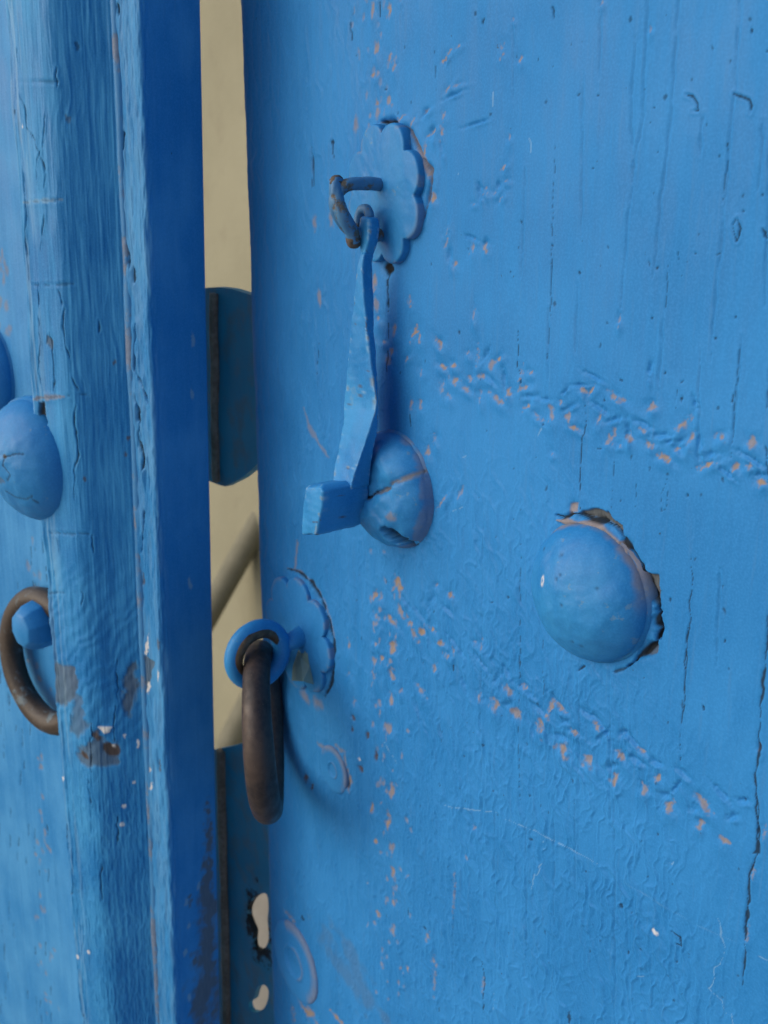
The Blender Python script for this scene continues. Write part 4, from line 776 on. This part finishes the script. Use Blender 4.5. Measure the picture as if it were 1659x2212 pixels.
def sweep(name, prof_uw, mat, parent, fine, NRv, edit, close=True):
    """profile (u, w) swept along the leaf; relief from a Field over arc length"""
    pr = np.array(prof_uw, float)
    sl_ = np.concatenate([[0], np.cumsum(np.linalg.norm(np.diff(pr, axis=0), axis=1))])
    tg = np.gradient(pr, axis=0); tg /= np.linalg.norm(tg, axis=1, keepdims=True)
    nn = np.stack([-tg[:, 1], tg[:, 0]], -1)                               # outward: left of the travel direction
    vv = np.linspace(v_bot, v_top, NRv); vv = np.concatenate([[-0.62], vv, [0.68]])
    T = np.broadcast_to(vv[:, None], (len(vv), len(sl_))).copy()
    f = Field(sl_, T); edit(f, pr, sl_)
    f.H[0] = f.H[-1] = 0
    uw = pr[None] + nn[None] * f.H[..., None]
    V = LP + uw[..., 0:1] * LU + uw[..., 1:2] * LN + T[..., None] * LV
    F = grid_faces(*T.shape, close)
    V = V.reshape(-1, 3); F = F.tolist() if False else F
    return mesh_np(name, V, F, mat, parent, attrs=f.attrs())
def arc(c, r, a0, a1, n): return [(c[0] + r * math.cos(a), c[1] + r * math.sin(a)) for a in np.linspace(a0, a1, n)]
rc = 0.0016
bp = [(-0.36, -LT), (-0.36, 0.0), (-0.2, 0.0)] + [(u, 0.0) for u in np.linspace(-0.12, u1 + 0.006, 230)] + [(u, 0.0) for u in np.linspace(u2, u3 - 0.004, 6)] + [(u, 0.0) for u in np.linspace(u3 - 0.003, u4 - rc, 70)]
bp += arc((u4 - rc, -rc), rc, math.pi / 2, 0, 10)[1:] + [(u4, -wq) for wq in np.linspace(rc, LT - 0.0015, 80)[1:]] + [(u4 - 0.0015, -LT), (u4 - 0.05, -LT)]
def locate(pr, sl_, uw):
    i = np.argmin(np.hypot(pr[:, 0] - uw[0], pr[:, 1] - uw[1])); return sl_[i]
Z6 = lambda x, y: (x * 0.28, 1194.5 + y * 0.28)
Z5 = lambda x, y: (x * 0.28, 663.6 + y * 0.28)
Z1 = lambda x, y: (x * 0.36, y * 0.36)
Z7 = lambda x, y: (x * 0.44, 1659 + y * 0.44)
def ed_board(f, pr, sl_):
    S_, T_ = f.S, f.T
    f.H += fbm(S_ / 0.0012, T_ / 0.05, 140, 3) * 0.00007 + fbm(S_ / 0.006, T_ / 0.1, 144, 3) * 0.00018
    sC = locate(pr, sl_, (u4, -rc)); sB = locate(pr, sl_, (u3, 0))
    led = sstep(sB - 0.001, sB + 0.001, S_) * sstep(sC + 0.006, sC, S_)
    rg = 1 - 2 * np.abs(fbm(S_ / 0.0016, T_ / 0.012, 148, 3)); f.H += led * (0.00016 * rg + 0.0004 * fbm(S_ / 0.003, T_ / 0.01, 151, 3))
    side = sstep(sC, sC + 0.003, S_); f.H = f.H * (1 - 0.75 * side)
    f.wear[..., 2] = np.maximum(f.wear[..., 2], 0.08 * led * sstep(-0.15, 0.5, fbm(S_ / 0.0015, T_ / 0.02, 152, 3)))
    sL = lambda p: (locate(pr, sl_, (L2(*p)[0], 0)), L2(*p)[1])
    # cracks and nicks on the narrow margin
    for i, p in enumerate([[(665, 260), (680, 430), (700, 510)], [(735, 780), (742, 900)], [(720, 1260), (728, 1400), (760, 1500), (785, 1610)], [(705, 20), (712, 90)], [(800, 1600), (805, 1700)]]):
        f.line([sL(Z1(*q)) for q in p], 0.0008, dark=0.9, depth=0.001, jit=0.0006, seed=700 + i)
    for i, p in enumerate([[(1050, 130), (1035, 270), (1040, 480), (1110, 620), (1135, 740)], [(1045, 680), (1070, 880), (1070, 1020), (1105, 1170), (1090, 1300)], [(1110, 1550), (1110, 1700), (1095, 1890)]]):
        f.line([sL(Z5(*q)) for q in p], 0.0007, dark=0.85, depth=0.0011, jit=0.0007, lip=0.0003, seed=710 + i)
    for i, (x, y, a, b) in enumerate([(1135, 720, .001, .005), (1140, 1045, .001, .003), (1220, 950, .0007, .003), (1155, 1665, .0012, .002), (1085, 1670, .0014, .002), (1170, 1800, .001, .002), (1110, 1840, .0007, .001)]):
        f.blob(*sL(Z6(x, y)), a, b, -0.2, white=0.9, dent=0.0002, seed=720 + i)
    f.poly([sL(Z6(*q)) for q in [(1050, 780), (1120, 790), (1190, 850), (1130, 1080), (1080, 1250), (1000, 1270), (1050, 1000)]], wood=0.75, depth=0.0006, seed=730)
    for i, (x, y) in enumerate([(1220, 690), (1105, 210), (1230, 1640)]): f.blob(*sL(Z6(x, y)), .001, .003, 0, rust=0.7, dent=0.0003, seed=735 + i)
    # rusty rub marks low on the edge of the leaf
    sD = lambda fr, py: (sC + fr * (LT - 0.005), L2(380, py)[1])
    for i, (fr, py, a, b) in enumerate([(0.80, 2000, .0035, .012), (0.84, 1950, .003, .018), (0.72, 2090, .005, .022), (0.86, 2130, .004, .04), (0.62, 2170, .006, .03), (0.9, 1880, .002, .02), (0.5, 2110, .0018, .004), (0.86, 2040, .004, .03), (0.75, 2200, .006, .03), (0.4, 1980, .0012, .003), (0.7, 1970, .0016, .003)]):
        f.blob(*sD(fr, py), a, b, 0, wood=0.8, tan=0.2, edge=0.8, rough=0.8, seed=740 + i)
    for i, (fr, py) in enumerate([(0.3, 1975), (0.62, 1960), (0.35, 2030), (0.25, 2080), (0.3, 2180), (0.6, 1300), (0.8, 760), (0.75, 880)]):
        f.blob(*sD(fr, py), .0012, .0024, 0, pale=0.35, wood=0.3, seed=755 + i)
    # the open face of the leaf: dark slits and pale chips
    for i in range(70):
        px, py = rng.uniform(-25, 110), rng.uniform(1150, 2250); f.line([sL((px, py)), sL((px + rng.normal(0, 1), py + rng.uniform(14, 50)))], 0.00055, dark=rng.uniform(.3, .7), depth=0.0003, jit=0.0004, seed=770 + i % 19)
    for i in range(60):
        py = rng.uniform(1150, 2230); px = 70 + (py - 1500) * 0.035 + rng.normal(10, 13); q = sL((px, py))
        f.blob(*q, rng.uniform(.0008, .0022), rng.uniform(.001, .0028), 0, tan=rng.uniform(.3, .65), edge=0.6, dent=.0002, seed=790 + i % 19)
    for i in range(16): f.blob(*sL((rng.uniform(-30, 30), rng.uniform(640, 720))), .002, .0025, 0, tan=0.5, edge=0.7, seed=811 + i)
    for i in range(10): f.blob(*sL((rng.uniform(0, 16), rng.uniform(545, 610))), .0012, .002, 0, tan=0.5, edge=0.7, seed=831 + i)
sweep('board', bp, P_BOARD2, leaf2, None, 760, ed_board)

# cover strip: flat top, broad hollow chamfer towards the gap
ra = 0.0022
ch = []
for k in np.linspace(0, 1, 110):
    uu = u2 + (u3 - u2) * k; ww = HS * (1 - k) - 0.0022 * math.exp(-(k / 0.16) ** 2) * (1 - math.exp(-k * 30)) * 0 - 0.0010 * math.sin(math.pi * k)
    ch.append((uu, max(ww, 0.0)))
sp = [(u1, -0.001), (u1, 0.002)] + [(u1, x) for x in np.linspace(0.004, HS - ra, 16)] + arc((u1 + ra, HS - ra), ra, math.pi, math.pi / 2, 10)[1:] + [(x, HS) for x in np.linspace(u1 + ra, u2, 100)[1:-1]] + ch[:-1] + [(u3, 0.0002), (u3, -0.001)]
_k = np.array(sp); _sm = _k.copy()
for _ in range(700):
    _sm[32:-14] = 0.25 * _sm[31:-15] + 0.5 * _sm[32:-14] + 0.25 * _sm[33:-13]
sp = [tuple(q) for q in _sm]
def ed_strip(f, pr, sl_):
    S_, T_ = f.S, f.T
    sF = locate(pr, sl_, (u2, HS)); sA = locate(pr, sl_, (u1 + ra, HS)); sE = sl_[-1] - 0.003
    def g(p):
        a = L2(*p, HS)
        if a[0] <= u2: return locate(pr, sl_, (a[0], HS)), a[1]
        lo, hi = 0.0, HS
        for _ in range(30):
            md = (lo + hi) / 2; a = L2(*p, md); uline = u2 + (u3 - u2) * (1 - md / HS)
            if a[0] > uline: hi = md
            else: lo = md
        return locate(pr, sl_, (a[0], md)), a[1]
    top = sstep(sF + 0.002, sF - 0.003, S_)
    # broad facets of old paint, vertical brush ridges, wrinkles turning oblique lower down
    rg = 1 - 2 * np.abs(fbm(S_ / 0.0030 + 0.6 * fbm(S_ / .01, T_ / .02, 161, 2), T_ / 0.030, 160, 3))
    f.H += 0.00007 * rg * (0.6 + 0.6 * (1 - top)) + 0.00030 * fbm(S_ / 0.008, T_ / 0.04, 163, 3) + 0.00010 * fbm(S_ / 0.002, T_ / 0.02, 164, 3) + 0.00007 * fbm(S_ / 0.0009, T_ / 0.06, 165, 3)
    v0 = g((200, 1250))[1]; v1 = g((200, 1650))[1]; ob = sstep(v0 + 0.03, v0 - 0.03, T_) * sstep(v1 - 0.02, v1 + 0.03, T_)
    wv_ = np.sin((T_ * 0.9 - S_ * 0.9) / 0.0011 + 2.2 * fbm(S_ / 0.006, T_ / 0.01, 166, 3)); f.H += ob * 0.00013 * wv_
    lw = sstep(v1 + 0.02, v1 - 0.03, T_)
    f.H += lw * 0.00016 * (1 - 2 * np.abs(fbm(S_ / 0.0020, T_ / 0.0065, 169, 3)))
    edge = np.exp(-((S_ - sA) / 0.004) ** 2); f.H += edge * 0.00055 * fbm(S_ / 0.002, T_ / 0.02, 172, 3)
    f.H += edge * 0.0012 * fbm(S_ * 0, T_ / 0.05, 175, 2)
    f.wear[..., 2] = np.maximum(f.wear[..., 2], 0.20 * np.exp(-((S_ - sA - .003) / 0.006) ** 2) * sstep(-0.1, 0.5, fbm(S_ / 0.0012, T_ / 0.03, 176, 3)))
    f.H *= sstep(sl_[-1], sl_[-1] - 0.003, S_)
    # low horizontal seams where strip was mended
    for i, (a, b, c, d_) in enumerate([(30, 178, 130, 176), (42, 438, 140, 430), (62, 616, 165, 614), (60, 862, 190, 852), (100, 1150, 205, 1157), (100, 1280, 140, 1280)]):
        P_ = [g((a + (c - a) * k, b + (d_ - b) * k)) for k in np.linspace(0, 1, 6)]
        f.line(P_, 0.0006, depth=0.0003, lip=0.0001, jit=0.0011, dark=0.35, seed=850 + i)
        if i == 3: f.line(P_[:4], 0.0016, tan=0.55, depth=-0.0003, jit=0.0006, seed=860)
        if i == 1: f.line(P_, 0.001, pale=0.3, depth=-0.0002, jit=0.0006, seed=861)
    def cr(Zf, lists, wd, s0, **kw):
        for i, p in enumerate(lists): f.line([g(Zf(*q)) for q in p], wd * 0.6, dark=0.72, depth=0.0004, jit=0.0006, lip=0.00015, seed=s0 + i, **kw)
    cr(Z1, [[(100, 290), (115, 385)], [(120, 560), (150, 660), (165, 770), (215, 840), (235, 920), (215, 1020), (225, 1120)], [(265, 690), (255, 860), (245, 930), (272, 1040), (268, 1130)], [(130, 1000), (155, 1180), (158, 1460), (180, 1690)], [(330, 405), (332, 520)], [(230, 1700), (232, 1840)], [(340, 1740), (370, 1830)], [(45, 1150), (50, 1300)], [(265, 1290), (240, 1500)]], 0.0006, 870)
    cr(Z5, [[(300, 60), (315, 260), (305, 480), (320, 640)], [(385, 190), (400, 300), (415, 420), (418, 660)], [(490, 20), (470, 140), (515, 400)], [(570, 760), (575, 920), (590, 1060), (600, 1180), (555, 1260), (565, 1500)], [(765, 100), (768, 200)], [(545, 540), (600, 640)], [(715, 1760), (718, 1890)], [(440, 1780), (460, 1890)]], 0.0006, 890)
    cr(Z6, [[(415, 130), (405, 220)], [(620, 300), (622, 420)], [(695, 1330), (685, 1500), (690, 1700)], [(900, 1180), (880, 1280), (890, 1460)], [(440, 1380), (445, 1600), (455, 1860)], [(905, 820), (900, 1000), (910, 1150)], [(545, 1240), (550, 1380)]], 0.0006, 910)
    cr(Z7, [[(285, 120), (310, 220), (335, 400)], [(430, 60), (440, 180)], [(575, 240), (580, 380)], [(490, 480), (492, 660)], [(740, 240), (750, 420)], [(365, 1120), (385, 1200), (440, 1256)], [(360, 560), (350, 640)]], 0.0008, 930)
    f.poly([g(Z5(*q)) for q in [(310, 735), (345, 735), (350, 840), (370, 900), (345, 920), (300, 815)]], dark=0.6, wood=1.0, depth=0.002, jit=0.0004, seed=1)
    f.poly([g(Z5(*q)) for q in [(370, 220), (410, 260), (405, 340), (365, 280)]], wood=0.7, depth=0.0005, seed=2)
    # bare and scraped places
    f.poly([g(Z6(*q)) for q in [(392, 800), (440, 850), (560, 870), (605, 990), (570, 1130), (500, 1190), (395, 1120)]], wood=0.75, depth=0.0004, jit=0.0013, soft=0.0012, seed=3)
    f.poly([g(Z6(*q)) for q in [(560, 1090), (620, 1110), (640, 1280), (700, 1330), (600, 1420), (540, 1380)]], wood=0.55, depth=0.0004, jit=0.0013, soft=0.0012, seed=4)
    f.poly([g(Z6(*q)) for q in [(700, 1390), (760, 1400), (820, 1480), (930, 1470), (900, 1640), (720, 1670), (600, 1600), (590, 1500), (690, 1480)]], wood=0.7, depth=0.0005, jit=0.0013, soft=0.0012, seed=5)
    f.blob(*g(Z6(640, 1560)), .0035, .0025, 0, rust=0.9, dent=.0004, seed=940); f.blob(*g(Z6(860, 1530)), .0035, .0035, 0, rust=0.9, dent=.0004, seed=941); f.blob(*g(Z6(740, 1420)), .002, .0025, 0, rust=0.8, seed=942)
    f.poly([g(Z6(*q)) for q in [(748, 1345), (870, 1340), (845, 1385), (800, 1395)]], white=1.0, depth=-0.0006, jit=0.0002, seed=6)
    f.poly([g(Z6(*q)) for q in [(970, 870), (1040, 830), (1060, 1000), (1040, 1180), (1000, 1270), (940, 1200), (955, 1020)]], wood=0.75, depth=0.0006, jit=0.0013, soft=0.0012, seed=7)
    for i, (x, y, a, b) in enumerate([(1065, 1470, .0007, .0022), (440, 1735, .001, .002), (480, 1745, .001, .001), (960, 1410, .0006, .001), (1035, 1775, .001, .0008), (880, 1490, .001, .0012)]): f.blob(*g(Z6(x, y)), a, b, 0, white=0.85, dent=-0.0002, seed=945 + i)
    for i, (x, y) in enumerate([(610, 190), (435, 905), (600, 280), (380, 930)]): f.blob(*g(Z7(x, y)), .0012, .0012, 0, white=0.8, seed=955 + i)
    for i, (x, y) in enumerate([(885, 425), (650, 1325), (990, 1010), (970, 1140)]): f.blob(*g(Z5(x, y)), .0008, .001, 0, rust=0.7, seed=960 + i)
    f.blob(*g(Z1(460, 275)), .0009, .0013, 0, dark=0.5, dent=.0004, seed=970); f.blob(*g(Z1(405, 715)), .0012, .0014, 0, wood=0.5, dent=.0004, seed=971); f.blob(*g(Z1(135, 757)), .0006, .0009, 0, white=0.7, seed=972); f.blob(*g(Z1(85, 670)), .0007, .001, 0, dark=0.7, seed=973)
strip = sweep('cover_strip', sp, P_STRIP, leaf2, None, 820, ed_strip)
# bead along the foot of the chamfer
vvs = np.linspace(v_bot - 0.05, v_top + 0.05, 140)
tube('bead', [LW(u3 + 0.0004 + 0.0002 * math.sin(v * 90), v, -0.0011) for v in vvs], 0.0020 + 0.0003 * vnoise(vvs / 0.02, vvs * 0, 3), patchy('bead_paint', (0.035, 0.235, 0.53), (0.075, 0.29, 0.56), (0.24, 0.33, 0.48), 0.46, 60), strip, seg=12, lump=0.08, seed=4)

# studs of the left leaf
def ed_left(u, v, h, wear, bare):
    h = h - 0.0006 * np.exp(-(((u - .006) / .006) ** 2 + ((v + .006) / .008) ** 2))
    for i, p in enumerate([[(.004, .005), (.010, .0075), (.014, .008)], [(.004, .004), (.003, .001), (.007, -.002), (.004, -.005)], [(.0, -.011), (.006, -.0125), (.012, -.0125), (.016, -.010)], [(.015, -.011), (.0165, -.014)]]):
        d = seg_d(u + .0005 * fbm(u / .002, v / .002, 3, 2), v, p); m = 1 - sstep(.00015, .0005, d); wear[..., 1] = np.maximum(wear[..., 1], .7 * m); h = h - 0.0002 * m
    g = np.exp(-(((u - .0045) / .0016) ** 2 + ((v - .0055) / .0013) ** 2)); bare[..., 0] = np.maximum(bare[..., 0], sstep(.4, .7, g))
    bare[..., 0] = np.maximum(bare[..., 0], .5 * sstep(.2, .6, np.exp(-(((u + .002) / .004) ** 2 + ((v + .006) / .003) ** 2)) + .3 * fbm(u / .002, v / .002, 8, 2) - .2))
    return h
def lstud(px, py, wd, R, hgt, par, seed, edit=None):
    u, v = L2(px, py, wd); return stud('stud', LW(u, v, wd), LU, LV, LN, R * LS, hgt * LS, P_IRON, par, seed, edit)
tag(lstud(77, 992, HS - 0.004, 0.0245, 0.0150, leaf2, 3, ed_left), 'large chipped stud half on the cover strip')
lstud(-34, 800, 0.0, 0.0235, 0.0120, leaf2, 5)

# ring and boss of the left leaf
bu, bv = L2(92, 1345, 0.008)
boss = [[LW(bu + r_ * LS * math.cos(a), bv + r_ * LS * math.sin(a) * 1.15, w_ * LS) for a in np.arange(8) / 8 * 2 * math.pi + 0.3] for r_, w_ in ((0.0098, -0.001), (0.0098, 0.010), (0.0090, 0.015), (0.0068, 0.0185), (0.002, 0.0195))]
loft('ring_boss', boss, P_IRON, leaf2, bevel=0.0008)
RL = 0.0285 * LS
ru, rv = L2(26, 1385, 0.007)[0] + RL, L2(26, 1385, 0.007)[1]
tl = np.arange(100) / 100 * 2 * math.pi
ringl = np.array([LW(ru + RL * math.cos(a), rv + RL * math.sin(a), 0.0075 - 0.0025 * math.sin(a)) for a in tl])
RING_L = patchy('worn_brown_iron_with_blue_traces', (0.12, 0.16, 0.17), (0.07, 0.12, 0.16), (0.062, 0.043, 0.031), 0.60, 80)
left_ring = tube('ring_pull', ringl, 0.0052 * LS, RING_L, None, closed=True, seg=28, lump=0.04, seed=14)
tag(left_ring, 'worn brown iron ring on the left leaf, half hidden behind the cover strip', 'ring')

# ------------------------------------------------------------------ bars added behind the gap to stand for shadow bands on the wall
SHADOW_M = iron('brown_shadow_tone', (0.170, 0.162, 0.112), (0.205, 0.195, 0.138), 0.8, 0.0)  # darker than the plaster: the shadow's tone is put into the bar colour
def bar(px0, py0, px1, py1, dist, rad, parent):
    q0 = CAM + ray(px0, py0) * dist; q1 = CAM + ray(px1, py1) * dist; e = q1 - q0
    return tube('shadow_bar', [q0 - e * 1.1, q0, (q0 + q1) / 2, q1, q1 + e * 1.1], rad, SHADOW_M, parent, seg=20)
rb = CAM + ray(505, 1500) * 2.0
shadow_set = tag(empty('shadow_bars', rb), 'sloping brown bars standing for the soft shadow bands on the cream wall behind the gap', 'shadow_bars')
bar(448, 1330, 578, 1095, 2.1, 0.024, shadow_set); bar(470, 1660, 590, 1420, 2.0, 0.026, shadow_set)
